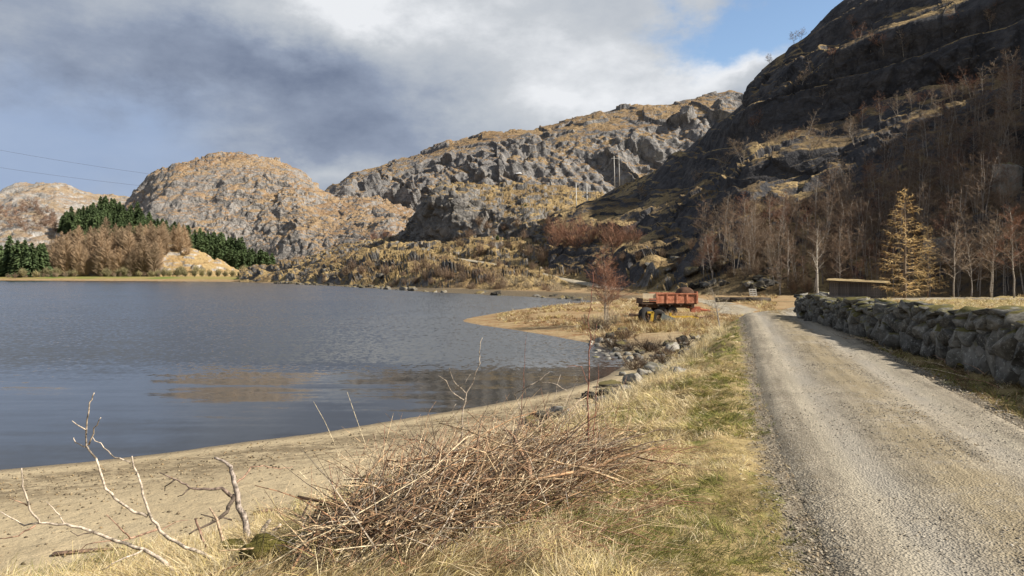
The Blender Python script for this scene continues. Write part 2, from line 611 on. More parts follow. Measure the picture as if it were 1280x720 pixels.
def rock_material(name, rock1, rock2, veg1, veg2, veg3, s, slope0, slope1, bdist, streak=0.6, vegn=0.9, crack=0.6):
    """bare rock with heath on the gentler ground; s = features per metre"""
    m, t, bs = material(name, 0.92, 0.15)
    p = t.pos()
    nz = t.new('ShaderNodeSeparateXYZ')
    g = t.new('ShaderNodeNewGeometry')
    t.l.new(g.outputs['Normal'], nz.inputs[0])
    big = t.noise(p, 0.25 * s, 5, 0.6)
    mid = t.noise(p, 1.2 * s, 6, 0.62)
    fine = t.noise(p, 6.0 * s, 5, 0.65)
    st = t.noise(t.mul(p, (1.0, 1.0, 0.22)), 2.2 * s, 5, 0.65)
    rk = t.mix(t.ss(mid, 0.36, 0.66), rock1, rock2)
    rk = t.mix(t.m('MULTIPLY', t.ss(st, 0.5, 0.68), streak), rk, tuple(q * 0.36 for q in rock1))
    rk = t.mix(t.m('MULTIPLY', t.ss(fine, 0.56, 0.72), 0.5), rk, tuple(min(1, q * 1.55) for q in rock2))
    ck = t.voro(t.vm('ADD', p, t.vm('SCALE', t.noise(p, 0.9 * s, 3, 0.5, col=True), 1.4 / s)), 0.9 * s, 'DISTANCE_TO_EDGE')
    crk = t.m('MULTIPLY', t.ss(ck, 0.07, 0.0), crack)
    rk = t.mix(crk, rk, tuple(q * 0.3 for q in rock1))
    slab = t.ss(t.noise(t.mul(p, (1.0, 1.0, 0.6)), 0.11 * s, 3, 0.5), 0.50, 0.62)
    rk = t.mix(t.m('MULTIPLY', slab, 0.4), rk, t.mix(st, tuple(q * 0.8 for q in rock1), rock2))
    vg = t.mix(t.ss(big, 0.4, 0.6), veg1, veg2)
    vg = t.mix(t.ss(fine, 0.45, 0.68), vg, veg3)
    sl = t.m('ADD', nz.outputs[2], t.m('MULTIPLY', t.m('SUBTRACT', t.m('MULTIPLY_ADD', fine, 0.5, t.m('MULTIPLY', mid, 0.5)), 0.5), vegn))
    sl = t.m('ADD', sl, t.m('MULTIPLY', t.m('SUBTRACT', big, 0.5), 0.35 * vegn))
    vm_ = t.ss(t.m('SUBTRACT', sl, t.m('MULTIPLY', slab, 0.09)), slope0, slope1)
    t.put(bs.inputs['Base Color'], t.mix(vm_, rk, vg))
    hh = t.m('ADD', t.m('MULTIPLY', mid, 1.0), t.m('ADD', t.m('MULTIPLY', fine, 0.45), t.m('MULTIPLY', t.ss(ck, 0.0, 0.12), 0.25 * crack)))
    hh = t.m('ADD', hh, t.m('MULTIPLY', t.noise(p, 22 * s, 3, 0.6), 0.16))
    t.put(bs.inputs['Normal'], t.bump(hh, 0.9, bdist))
    return m


def water_material():
    m, t, bs = material('lake_water', 0.07, 0.5)
    bs.inputs['IOR'].default_value = 1.33
    bs.inputs['Base Color'].default_value = (0.030, 0.030, 0.028, 1)
    p = t.pos()
    sep = t.new('ShaderNodeSeparateXYZ')
    t.l.new(p, sep.inputs[0])
    drift = t.noise(t.mul(p, (0.35, 1.0, 1.0)), 0.12, 4, 0.6)
    yy = t.m('ADD', t.m('MULTIPLY_ADD', sep.outputs[0], -0.10, sep.outputs[1]), t.m('MULTIPLY', t.m('SUBTRACT', drift, 0.5), 9.0))
    wind = t.ss(yy, 22.5, 31.5)
    fine = t.noise(t.mul(p, (1.0, 0.75, 1.0)), 5.5, 3, 0.6, col=True)
    swell = t.noise(t.mul(p, (0.18, 1.0, 1.0)), 1.4, 3, 0.55, col=True)
    gust = t.ss(t.noise(t.mul(p, (0.25, 1.0, 1.0)), 0.035, 4, 0.6), 0.30, 0.62, 0.75, 1.15)
    amp = t.m('MULTIPLY', t.m('MULTIPLY_ADD', wind, 0.40, 0.03), gust)
    a = t.vm('SCALE', t.vm('SUBTRACT', fine, (0.5, 0.5, 0.5)), amp)
    b = t.vm('SCALE', t.vm('SUBTRACT', swell, (0.5, 0.5, 0.5)), t.m('MULTIPLY_ADD', wind, 0.0, 0.085))
    d = t.mul(t.vm('ADD', a, b), (0.7, 1.0, 0.0))
    # facets turned to the viewer hide those turned away: waves lean the mean slope towards -Y
    d = t.vm('ADD', d, t.vm('SCALE', (0.0, -1.0, 0.0), t.m('MULTIPLY', wind, 0.10)))
    nn = t.vm('NORMALIZE', t.vm('ADD', (0.0, 0.0, 1.0), d))
    t.put(bs.inputs['Normal'], nn)
    return m


M_GROUND = ground_material()
M_ROAD = gravel_material('road_gravel', (0.305, 0.268, 0.212), (0.235, 0.206, 0.162), 0.75)
M_TRACK = gravel_material('track_gravel', (0.36, 0.32, 0.25), (0.28, 0.24, 0.18), 0.2)
M_WATER = water_material()

# ------------------------------------------------------------------ ground sheet, lake, road
th = np.concatenate([np.radians(np.linspace(-44, 44, 430)), np.radians(np.linspace(46, 314, 60))])
rr_ = np.concatenate([[0.02], np.geomspace(0.6, 45, 300), np.geomspace(46, 5000, 130)])
TH, RR = np.meshgrid(th, rr_)
X, Y = RR * np.sin(TH), RR * np.cos(TH)
h_, sd_, sb_, rd_ = Hfull(X.ravel(), Y.ravel())
nr, nc = X.shape
idx = np.arange(nr * nc).reshape(nr, nc)
ring = np.concatenate([idx, idx[:, :1]], axis=1)
quads = np.stack([ring[:-1, :-1], ring[:-1, 1:], ring[1:, 1:], ring[1:, :-1]], -1).reshape(-1, 4)[:, ::-1]
me = mesh_np('ground', np.stack([X.ravel(), Y.ravel(), h_], 1), quads, M_GROUND, True,
             {'sd': np.clip(sd_, -20, 60), 'sb': np.clip(sb_, -20, 20), 'rd': np.clip(rd_, 0, 20)})
tagit(obj('ground', me), 'sandy lake beach, grassy bank and flat field beside the track', 'ground', kind='structure')

lv = [(-900, -400, 0), (900, -400, 0), (900, 900, 0), (-900, 900, 0)]
me = mesh_np('lake', np.array(lv, dtype=float), np.array([[0, 1, 2, 3]]), M_WATER)
tagit(obj('lake', me), 'grey blue mountain lake ruffled by wind, calm along the beach', 'lake', kind='structure')


def resample(pts, step):
    pts = np.array(pts, dtype=float)
    L_ = np.concatenate([[0], np.cumsum(np.hypot(*(np.diff(pts[:, :2], axis=0).T)))])
    n = max(2, int(L_[-1] / step))
    s = np.linspace(0, L_[-1], n)
    out = np.stack([np.interp(s, L_, pts[:, i]) for i in range(pts.shape[1])], 1)
    for _ in range(int(3 / step) if step < 1 else 2):       # round the corners
        out[1:-1] = (out[:-2] + 2 * out[1:-1] + out[2:]) / 4
    return out


def ribbon(name, pts, half, ncross, mat, zfun, step, lip=0.06):
    c = resample(pts, step)
    t_ = np.gradient(c[:, :2], axis=0)
    t_ /= np.linalg.norm(t_, axis=1)[:, None]
    nrm = np.stack([t_[:, 1], -t_[:, 0]], 1)
    o = np.linspace(-half - 0.25, half + 0.25, ncross)
    X = c[:, None, 0] + nrm[:, None, 0] * o
    Y = c[:, None, 1] + nrm[:, None, 1] * o
    O = np.broadcast_to(o, X.shape)
    Z = zfun(X, Y, O, c)
    Z = Z - lip * smooth01(np.abs(O), half - 0.12, half + 0.25) * 2
    n, k = X.shape
    ix = np.arange(n * k).reshape(n, k)
    q = np.stack([ix[:-1, :-1], ix[:-1, 1:], ix[1:, 1:], ix[1:, :-1]], -1).reshape(-1, 4)
    return mesh_np(name, np.stack([X, Y, Z], -1).reshape(-1, 3), q, mat, True, {'off': O.ravel()})


def roadz(X, Y, O, c):
    base = Hfull(X.ravel(), Y.ravel())[0].reshape(X.shape) + 0.05
    z = 0.5 * base + 0.5 * base.mean(axis=1, keepdims=True)
    z = z - 0.022 * np.exp(-((np.abs(O) - 0.72) / 0.22) ** 2) + 0.02 * np.exp(-(O / 0.35) ** 2)
    zz = np.zeros_like(X)
    return z + fbm(X, Y, zz, 1.1, 4) * 0.016 + fbm(X, Y, zz + 3, 6.0, 3) * 0.007 + 0.012


me = ribbon('road', ROADC, ROADW, 40, M_ROAD, roadz, 0.12)
tagit(obj('road', me), 'grey gravel farm road curving right along the stone wall', 'road', kind='structure')

# ------------------------------------------------------------------ hills, lofted between lines of known distance
HILLS = {}


def fill(lines, px):
    out = []
    for ln in lines:
        a = np.array(ln, dtype=float)
        out.append((np.interp(px, a[:, 0], a[:, 1]), np.interp(px, a[:, 0], a[:, 2])))
    return out


def loft(name, lines, px0, px1, ncol, rows, mat, label, disp, smooth=True):
    px = np.linspace(px0, px1, ncol) if px1 < 1400 else np.concatenate([np.linspace(px0, 1310, ncol - 60), np.linspace(1318, px1, 60)])
    ls = fill(lines, px)
    R = []
    for py, d in ls:
        R.append(np.stack([(px - 640) / F * d, d, CZ + (HZ - py) / F * d], 1))
    out = []
    for i in range(len(R) - 1):
        for k in range(rows[i]):
            t = k / rows[i]
            out.append(R[i] * (1 - t) + R[i + 1] * t)
    out.append(R[-1])
    G = np.stack(out, 0)
    dr = np.gradient(G, axis=0)
    dc = np.gradient(G, axis=1)
    N = np.cross(dc, dr)
    N /= np.linalg.norm(N, axis=2)[..., None] + 1e-9
    # average the normals so that displacement does not tear at the lines
    for _ in range(6):
        N[1:-1] = (N[:-2] + 2 * N[1:-1] + N[2:]) / 4
    N /= np.linalg.norm(N, axis=2)[..., None] + 1e-9
    G = disp(G, N, px)
    n, k = G.shape[:2]
    ix = np.arange(n * k).reshape(n, k)
    q = np.stack([ix[:-1, :-1], ix[:-1, 1:], ix[1:, 1:], ix[1:, :-1]], -1).reshape(-1, 4)
    me = mesh_np(name, G.reshape(-1, 3), q, mat, smooth)
    o = tagit(obj('hill', me), label, 'hill', kind='structure')
    HILLS[name] = (G, px)
    return o


def on_hill(name, px, py):
    """first visible point of a hill near a photo pixel"""
    G, pxs = HILLS[name]
    sx = 640 + F * G[..., 0] / G[..., 1]
    sy = HZ - F * (G[..., 2] - CZ) / G[..., 1]
    d = np.abs(sx - px) * 1.0 + np.abs(sy - py) + G[..., 1] * 0.003
    j = np.unravel_index(np.argmin(d), d.shape)
    return G[j]


def foot(lst, z=-1.5):
    return [(px, HZ + (CZ - z) * F / d, d) for px, d in lst]


def edge_fade(G, px, w):
    return smooth01(px, px[0], px[0] + w)[None, :] * (1 - smooth01(px, px[-1] - w, px[-1]))[None, :]


def stepped(q, sharp=0.75):
    """staircase with rounded treads, unit steps"""
    f = np.floor(q)
    r = q - f
    return f + smooth01(r, sharp, 1.0)

M_DOME = rock_material('rock_dome', (0.20, 0.185, 0.17), (0.33, 0.305, 0.28), (0.29, 0.185, 0.10), (0.35, 0.245, 0.14), (0.19, 0.125, 0.075), 0.13, 0.60, 0.86, 3.5, 0.45, 1.3, 0.5)
M_RIDGE = rock_material('rock_ridge', (0.15, 0.145, 0.145), (0.29, 0.275, 0.26), (0.24, 0.155, 0.08), (0.31, 0.215, 0.115), (0.14, 0.10, 0.06), 0.07, 0.66, 0.86, 6.0, 0.7, 1.1, 0.3)
M_KNOLL = rock_material('rock_knoll', (0.10, 0.095, 0.09), (0.29, 0.27, 0.245), (0.22, 0.15, 0.07), (0.36, 0.26, 0.12), (0.13, 0.09, 0.05), 0.22, 0.60, 0.81, 1.8, 0.6, 0.95, 0.5)
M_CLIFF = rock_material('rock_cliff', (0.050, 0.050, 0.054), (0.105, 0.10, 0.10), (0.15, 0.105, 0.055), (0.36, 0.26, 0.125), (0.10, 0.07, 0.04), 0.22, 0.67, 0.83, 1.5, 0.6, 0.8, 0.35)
M_FAR = rock_material('rock_far', (0.26, 0.245, 0.225), (0.40, 0.375, 0.345), (0.28, 0.20, 0.13), (0.33, 0.25, 0.16), (0.21, 0.15, 0.10), 0.12, 0.72, 0.95, 3.0, 0.4, 1.2, 0.5)
M_MOUND = rock_material('rock_mound', (0.30, 0.26, 0.22), (0.46, 0.42, 0.36), (0.36, 0.24, 0.11), (0.42, 0.31, 0.15), (0.22, 0.15, 0.07), 0.22, 0.6, 0.8, 1.5, 0.4, 1.2, 0.4)


def scaled(crest, f, d, base=HZ):
    return [(px, base - (base - py) * f, d if not callable(d) else d(px)) for px, py, _ in crest]


# far left hill
cr = [(-260, 262, 820), (-120, 255, 820), (-40, 250, 820), (0, 241, 820), (20, 234, 820), (45, 230, 820), (70, 229, 820), (85, 234, 820), (105, 242, 820),
      (135, 246, 830), (165, 249, 830), (220, 262, 830), (300, 300, 830)]


def d_far(G, N, px):
    x, y, z = G[..., 0], G[..., 1], G[..., 2]
    k = smooth01(z, 0, 25)
    a = fbm(x, y, z, 0.02, 6, 0.55, True) * 4.5 + fbm(x, y, z, 0.11, 4) * 2.0
    f1, e, cid = facet(x, y, z * 1.4, 0.10)
    return G + N * ((a + (cid - 0.5) * 3.0) * k)[..., None]


loft('far', [foot([(-260, 480), (300, 480)]), scaled(cr, 0.42, 560), scaled(cr, 0.8, 690), cr, scaled(cr, 0.7, 1000)], -260, 300, 300, (50, 80, 60, 12), M_FAR,
     'low grey rocky hill with thin brown woods at the far left end of the lake', d_far)

# the big dome
cr = [(120, 300, 650), (150, 268, 650), (165, 250, 650), (180, 236, 645), (200, 216, 640), (222, 204, 640), (250, 200, 640), (265, 197, 640), (290, 194, 640), (320, 196, 640),
      (345, 203, 640), (362, 211, 640), (385, 226, 640), (402, 239, 640), (425, 250, 630), (460, 250, 620), (490, 254, 610), (520, 266, 600), (560, 285, 590), (600, 310, 570)]


def d_dome(G, N, px):
    x, y, z = G[..., 0], G[..., 1], G[..., 2]
    k = smooth01(z, 0, 30) * edge_fade(G, px, 20)
    a = fbm(x, y, z * 0.5, 0.016, 6, 0.6, True) * 6.0 + fbm(x, y, z, 0.09, 4, 0.55) * 2.6
    q = fbm(x, y, z, 0.06, 3) * 9
    f1, e, cid = facet(x + q, y, z * 0.4 + q, 0.05)
    f1b, eb, cb = facet(x + q, y + q, z * 0.8, 0.17, 9)
    pt = 0.4 + 0.8 * smooth01(fbm(x, y, z, 0.018, 2), -0.25, 0.3)
    a = a + ((cid - 0.5) * 4.0 + (cb - 0.5) * 2.2) * pt
    return G + N * (a * k)[..., None]


def bk(d):
    return lambda p: d + 95 * (1 - float(smooth01(np.array(p), 290, 540)))


cr = [(a, b, bk(c)(a)) for a, b, c in cr]
loft('dome', [foot([(120, 545), (300, 540), (430, 470), (600, 380)]), scaled(cr, 0.30, bk(470)), scaled(cr, 0.66, bk(515)), scaled(cr, 0.90, bk(575)), cr, scaled(cr, 0.75, 850)], 120, 600, 480,
     (50, 90, 70, 45, 10), M_DOME, 'rounded bare rock dome with rusty heath beyond the lake', d_dome)

# long back ridge
cr = [(370, 262, 930), (405, 247, 930), (420, 230, 930), (440, 219, 935), (470, 210, 940), (500, 200, 945), (522, 194, 950), (545, 188, 950), (580, 176, 950), (610, 168, 950), (640, 166, 950),
      (690, 161, 940), (715, 152, 930), (745, 143, 920), (780, 137, 910), (810, 132, 900), (850, 129, 890), (880, 121, 880), (912, 114, 870), (935, 118, 860), (960, 128, 850), (1060, 150, 850)]


def d_ridge(G, N, px):
    x, y, z = G[..., 0], G[..., 1], G[..., 2]
    k = smooth01(z, 0, 40)
    q = x * 0.75 + z * 0.55                                    # ribs running down to the left
    a = fbm(q, y * 0.6, z * 0.12, 0.022, 6, 0.55, True) * 13.0
    a = a + fbm(x, y, z, 0.035, 6, 0.55, True) * 5.0 + fbm(x, y, z, 0.12, 4) * 2.6
    f1, e, cid = facet(q, y * 0.6, z * 0.3, 0.03)
    f1b, eb, cb = facet(x, y, z, 0.07, 5)
    pt = 0.4 + 0.9 * smooth01(fbm(x, y, z, 0.010, 2), -0.25, 0.3)
    a = a + (cid - 0.5) * 18.0 + (cb - 0.5) * 7.0 * pt
    top = 1 - 0.65 * (np.arange(G.shape[0]) > 170)[:, None]
    return G + N * (a * k * top)[..., None]


loft('ridge', [foot([(370, 640), (1060, 600)], 15), scaled(cr, 0.45, lambda p: 720), scaled(cr, 0.72, lambda p: 770), scaled(cr, 0.93, lambda p: 850), cr, scaled(cr, 0.85, 1100)], 370, 1060, 560,
     (40, 75, 75, 50, 10), M_RIDGE, 'long rugged grey mountain ridge rising to the right behind the knoll', d_ridge)

# wooded mound and the slope behind it on the far shore
cr = [(20, 346, 470), (60, 333, 470), (100, 322, 470), (150, 310, 470), (190, 303, 470), (212, 304, 470), (235, 311, 470), (262, 322, 465), (290, 335, 460), (315, 344, 455), (340, 349, 450)]


def d_mound(G, N, px):
    x, y, z = G[..., 0], G[..., 1], G[..., 2]
    k = smooth01(z, 0, 6)
    f1, e, cid = facet(x, y, z * 1.3, 0.16)
    a = fbm(x, y, z, 0.06, 5, 0.55, True) * 1.6 + (cid - 0.5) * 2.2
    return G + N * (a * k)[..., None]


loft('mound', [foot([(20, 432), (200, 425), (340, 418)]), scaled(cr, 0.25, 438, 349), scaled(cr, 0.8, 455, 349), cr, scaled(cr, 0.5, 520, 349)], 20, 340, 220, (24, 40, 30, 12), M_MOUND,
     'pale rocky mound on the far shore between larches and spruces', d_mound)
cr = [(30, 320, 560), (60, 300, 560), (80, 288, 560), (110, 277, 560), (140, 270, 560), (165, 275, 555), (180, 288, 550), (200, 296, 540), (240, 304, 530), (280, 319, 515), (310, 330, 505), (340, 345, 495), (370, 349, 490)]
loft('skirt', [foot([(30, 470), (370, 450)]), scaled(cr, 0.5, 510), cr, scaled(cr, 0.6, 620)], 30, 370, 160, (24, 30, 10), M_MOUND,
     'wooded skirt slope below the rock dome', d_mound)

# the knoll in the middle, from the lake shore up
K0 = foot([(300, 310), (340, 283), (375, 246), (420, 213), (480, 172), (550, 142), (620, 117), (690, 101), (740, 92), (800, 86), (860, 84)], -0.8)
K1 = [(300, 344, 340), (340, 343, 318), (375, 341, 296), (400, 331, 284), (430, 325, 274), (470, 319, 260), (500, 319, 245), (525, 321, 233), (560, 325, 217), (600, 331, 197), (640, 338.5, 177), (670, 345, 163),
      (700, 353, 148.5), (740, 360, 134), (800, 365.5, 106), (860, 371, 78)]
K1b = [(300, 343.5, 352), (340, 342, 328), (375, 337, 306), (400, 328, 292), (430, 321, 282), (470, 315, 269), (500, 314.5, 256), (525, 316.5, 244), (560, 320.5, 228), (600, 326.5, 208), (640, 333.5, 188), (670, 340, 173),
       (700, 348, 158.5), (740, 355, 144), (800, 360.5, 116), (860, 366, 86)]
K2 = [(300, 343, 370), (375, 334, 330), (430, 318, 312), (480, 312, 300), (510, 308, 288), (530, 308, 275), (560, 306, 266), (590, 302, 258), (640, 306, 240), (700, 310, 215), (740, 315, 195), (800, 330, 160), (860, 350, 110)]
K3 = [(300, 342.5, 380), (375, 333, 345), (430, 314, 330), (480, 306, 316), (500, 301, 304), (515, 292, 296), (528, 276, 284), (540, 254, 274), (553, 246, 271), (580, 246, 272), (600, 256, 272), (640, 270, 262), (700, 282, 240),
      (740, 288, 224), (800, 305, 190), (860, 335, 130)]
K4 = [(300, 342, 390), (375, 333, 360), (430, 313, 345), (480, 304, 332), (500, 297, 320), (515, 287, 310), (528, 268, 297), (540, 249, 288), (553, 240, 284), (575, 236, 288), (600, 240, 300), (640, 246, 300), (700, 258, 285), (740, 264, 272),
      (800, 280, 235), (860, 315, 160)]
K5 = [(300, 342, 400), (375, 333, 380), (430, 313, 365), (480, 304, 352), (500, 297, 340), (515, 287, 330), (528, 266, 315), (540, 248, 305), (553, 239, 300), (590, 234, 325), (640, 234, 330), (690, 238, 325), (740, 246, 315), (780, 252, 300),
      (820, 268, 270), (860, 300, 200)]
K6 = [(a, b + 6, c + 80) for a, b, c in K5]


def d_knoll(G, N, px):
    x, y, z = G[..., 0], G[..., 1], G[..., 2]
    row = np.arange(G.shape[0])[:, None]
    shore = smooth01(z, -0.5, 2.0)
    bench = np.exp(-((row - 62.0) / 9.0) ** 2)
    k = shore * (1 - 0.93 * bench)
    f1, e, cid = facet(x, y, z * 1.2, 0.13)
    f1b, eb, cb = facet(x, y, z, 0.32, 3)
    a = fbm(x, y, z, 0.03, 6, 0.6, True) * 2.8 + fbm(x, y, z, 0.2, 4) * 1.3
    a = a + (cid - 0.45) * 4.2 * (0.45 + 0.55 * vnoise(x * 0.03, y * 0.03, z * 0 + 2.0)) + (cb - 0.5) * 2.2
    G = G + N * (a * k)[..., None]
    return G


loft('knoll', [K0, K1, K1b, K2, K3, K4, K5, K6], 300, 860, 620, (56, 12, 48, 56, 36, 30, 8), M_KNOLL,
     'rocky knoll with dark cliff and straw coloured top above the lake', d_knoll)
EPX = [690, 740, 800, 860, 900, 935, 943, 1000, 1060, 1120, 1200, 1280, 1400, 1600, 2000, 2600]  # right end out of view, its heights shaped to shade foot and sun ledges
ED0 = [165, 140, 112, 95, 88, 86, 86, 84, 82, 78, 72, 66, 56, 44, 34, 26]
EF = foot(list(zip(EPX, ED0)), 0.2)


def EL(pys, ds, up=False):
    f_ = {1400: 0.8, 1600: 0.85} if up else {}
    return [(a, HZ - (HZ - b) * f_.get(a, 1), c) for a, b, c in zip(EPX, pys, ds)]


E1 = EL([302, 292, 296, 290, 276, 250, 247, 240, 226, 206, 176, 150, 95, 10, -140, -330], [200, 185, 165, 143, 135, 133, 133, 131, 128, 125, 120, 112, 98, 80, 62, 46])
E2 = EL([292, 278, 275, 262, 246, 216, 212, 203, 194, 178, 149, 118, 55, -40, -220, -450], [208, 196, 178, 153, 143, 138, 138, 136, 133, 130, 125, 117, 103, 84, 65, 49])
E3 = EL([287, 271, 262, 245, 225, 194, 190, 173, 161, 141, 124, 103, 40, -60, -250, -500], [228, 220, 205, 188, 180, 174, 173, 168, 162, 155, 146, 136, 119, 97, 76, 57])
E4 = EL([281, 262, 246, 220, 192, 156, 148, 108, 78, 52, 32, 4, -60, -160, -360, -700], [238, 232, 218, 202, 192, 184, 182, 178, 170, 162, 152, 142, 125, 102, 80, 60], True)
E5 = EL([278, 256, 236, 204, 170, 136, 122, 92, 60, 30, 4, -30, -95, -190, -400, -760], [250, 244, 232, 218, 208, 200, 199, 194, 190, 183, 172, 160, 141, 115, 90, 68], True)
E6 = [(690, 275, 262), (740, 251, 254), (780, 234, 248), (800, 225, 246), (830, 208, 240), (860, 186, 232), (885, 168, 226), (905, 150, 222), (925, 134, 218), (935, 127, 216), (939, 112, 215), (944, 99, 214), (955, 89, 213), (972, 76, 211),
      (985, 69, 210), (992, 58, 209), (1010, 46, 208), (1030, 28, 206), (1048, 12, 204), (1062, 2, 203), (1085, -14, 202), (1120, -32, 200), (1200, -52, 190), (1280, -66, 178), (1400, -62, 156), (1600, -150, 128), (2000, -420, 100), (2600, -770, 76)]
E7 = [(a, b + float(np.interp(a, [690, 1100, 1300, 1600, 2600], [10, 30, 90, 200, 500])), c * 1.3) for a, b, c in E6]


def d_cliff(G, N, px):
    x, y, z = G[..., 0], G[..., 1], G[..., 2]
    k = smooth01(z, 0.5, 6)
    row = np.arange(G.shape[0])[:, None]
    crest = 1 - 0.8 * np.exp(-((row - 300) / 16.0) ** 2)
    q = z - 0.30 * x - 0.10 * y + 3.0 * fbm(x, y, z, 0.03, 4)          # strata dip towards the lake
    s = q / 8.0
    saw = (s - np.floor(s))
    ledge = (smooth01(saw, 0.0, 0.75) - smooth01(saw, 0.86, 1.0))
    s2 = q / 1.7 + 0.5 * fbm(x, y, z, 0.1, 3)
    saw2 = s2 - np.floor(s2)
    ledge2 = saw2 - smooth01(saw2, 0.8, 1.0)
    patch = smooth01(fbm(x, y, z, 0.025, 3), -0.25, 0.3)
    f1, e, cid = facet(x, y, z, 0.10)
    f1b, eb, cb = facet(x, y, z * 1.5, 0.28, 4)
    rg = 0.35 + 0.65 * smooth01(fbm(x, y, z, 0.04, 2), -0.2, 0.35)
    low = 1 - smooth01(row, 85, 120)
    rg = np.maximum(rg, low)
    a = fbm(x, y, z, 0.03, 5, 0.45, True) * 2.4 + ((cid - 0.5) * 2.2 + (cb - 0.5) * 0.9 + fbm(x, y, z, 0.4, 4) * 0.5) * rg
    a = a + ledge * 3.4 * patch + ledge2 * 0.8 * rg
    return G + N * (a * k * crest)[..., None]


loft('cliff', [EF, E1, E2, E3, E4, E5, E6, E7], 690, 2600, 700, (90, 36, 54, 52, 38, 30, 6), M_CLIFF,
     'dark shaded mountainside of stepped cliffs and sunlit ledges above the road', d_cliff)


# stony track leading off along the foot of the knoll
def trackz(X, Y, O, c):
    zg = Hfull(X.ravel(), Y.ravel())[0].reshape(X.shape)
    base = np.broadcast_to(c[:, 2][:, None], X.shape)
    base = base * smooth01(Y, 100, 140) + (zg + 0.03) * (1 - smooth01(Y, 100, 140))
    return np.maximum(base, zg + 0.03) + 0.22 * smooth01(Y, 120, 150) + fbm(X, Y, X * 0, 0.9, 3) * 0.03


me = ribbon('track', TRACK, 1.35, 14, M_TRACK, trackz, 0.8, 0.10)
tagit(obj('track', me), 'pale stony track climbing round the foot of the knoll', 'track', kind='structure')

# ------------------------------------------------------------------ trees
def bark_material(name, c1, c2, marks):
    m, t, bs = material(name, 0.85, 0.15)
    p = t.pos()
    c = t.mix(t.noise(p, 3.0, 5, 0.6), c1, c2)
    s = t.noise(t.mul(p, (2.0, 2.0, 9.0)), 1.6, 4, 0.6)
    c = t.mix(t.ss(s, 0.56, 0.66), c, marks)
    c = t.mix(1.0, c, t.mix(t.objrand(), (0.75, 0.73, 0.70), (1.15, 1.15, 1.15)), 'MULTIPLY')
    t.put(bs.inputs['Base Color'], c)
    t.put(bs.inputs['Normal'], t.bump(t.noise(t.mul(p, (3, 3, 1)), 9, 4, 0.6), 0.4, 0.02))
    return m


def twig_material(name, c1, c2):
    m, t, bs = material(name, 0.85, 0.1)
    c = t.mix(t.noise(t.pos(), 0.9, 3, 0.6), c1, c2)
    c = t.mix(1.0, c, t.mix(t.objrand(), (0.72, 0.72, 0.72), (1.3, 1.24, 1.18)), 'MULTIPLY')
    t.put(bs.inputs['Base Color'], c)
    return m


M_BIRCH = bark_material('birch_bark', (0.42, 0.38, 0.33), (0.24, 0.205, 0.17), (0.07, 0.055, 0.045))
M_BROWNBARK = bark_material('brown_bark', (0.17, 0.13, 0.095), (0.24, 0.19, 0.14), (0.06, 0.045, 0.035))
M_TWIG = [twig_material('twigs_brown', (0.15, 0.105, 0.074), (0.215, 0.155, 0.11)),
          twig_material('twigs_red', (0.175, 0.092, 0.062), (0.23, 0.13, 0.088)),
          twig_material('twigs_grey', (0.21, 0.16, 0.115), (0.28, 0.22, 0.16)),
          twig_material('twigs_pale', (0.30, 0.25, 0.17), (0.36, 0.31, 0.22))]
M_LARCH = twig_material('larch_twigs', (0.60, 0.45, 0.21), (0.50, 0.36, 0.17))
M_FARLARCH = twig_material('far_larch_twigs', (0.34, 0.255, 0.17), (0.27, 0.195, 0.125))
M_SPRUCE = twig_material('spruce_needles', (0.048, 0.078, 0.036), (0.088, 0.12, 0.05))
M_FARSHRUB = twig_material('willow_twigs', (0.22, 0.20, 0.105), (0.27, 0.235, 0.13))


def ribbons(name, starts, dirs, lens, wid, mat, droop=0.15, taper=0.35):
    """many thin bent twigs as one mesh of flat strips (two quads each)"""
    n = len(starts)
    d = dirs / (np.linalg.norm(dirs, axis=1)[:, None] + 1e-9)
    r = rng.normal(size=(n, 3))
    side = np.cross(d, r)
    side /= np.linalg.norm(side, axis=1)[:, None] + 1e-9
    wid = np.broadcast_to(wid, (n,))
    bend = rng.normal(size=(n, 3)) * 0.16
    bend[:, 2] -= droop
    p0 = starts
    p1 = starts + d * (lens * 0.5)[:, None]
    d2 = d + bend
    d2 /= np.linalg.norm(d2, axis=1)[:, None] + 1e-9
    p2 = p1 + d2 * (lens * 0.5)[:, None]
    w0, w1, w2 = [(side * (wid * k * 0.5)[:, None]) for k in (1.0, 0.8, taper)]
    V = np.stack([p0 - w0, p0 + w0, p1 - w1, p1 + w1, p2 - w2, p2 + w2], 1).reshape(-1, 3)
    b = np.arange(n)[:, None] * 6
    Fq = np.concatenate([b + np.array([[0, 1, 3, 2]]), b + np.array([[2, 3, 5, 4]])], 0)
    return mesh_np(name, V, Fq, mat)


def rv(a, b):
    return random.uniform(a, b)


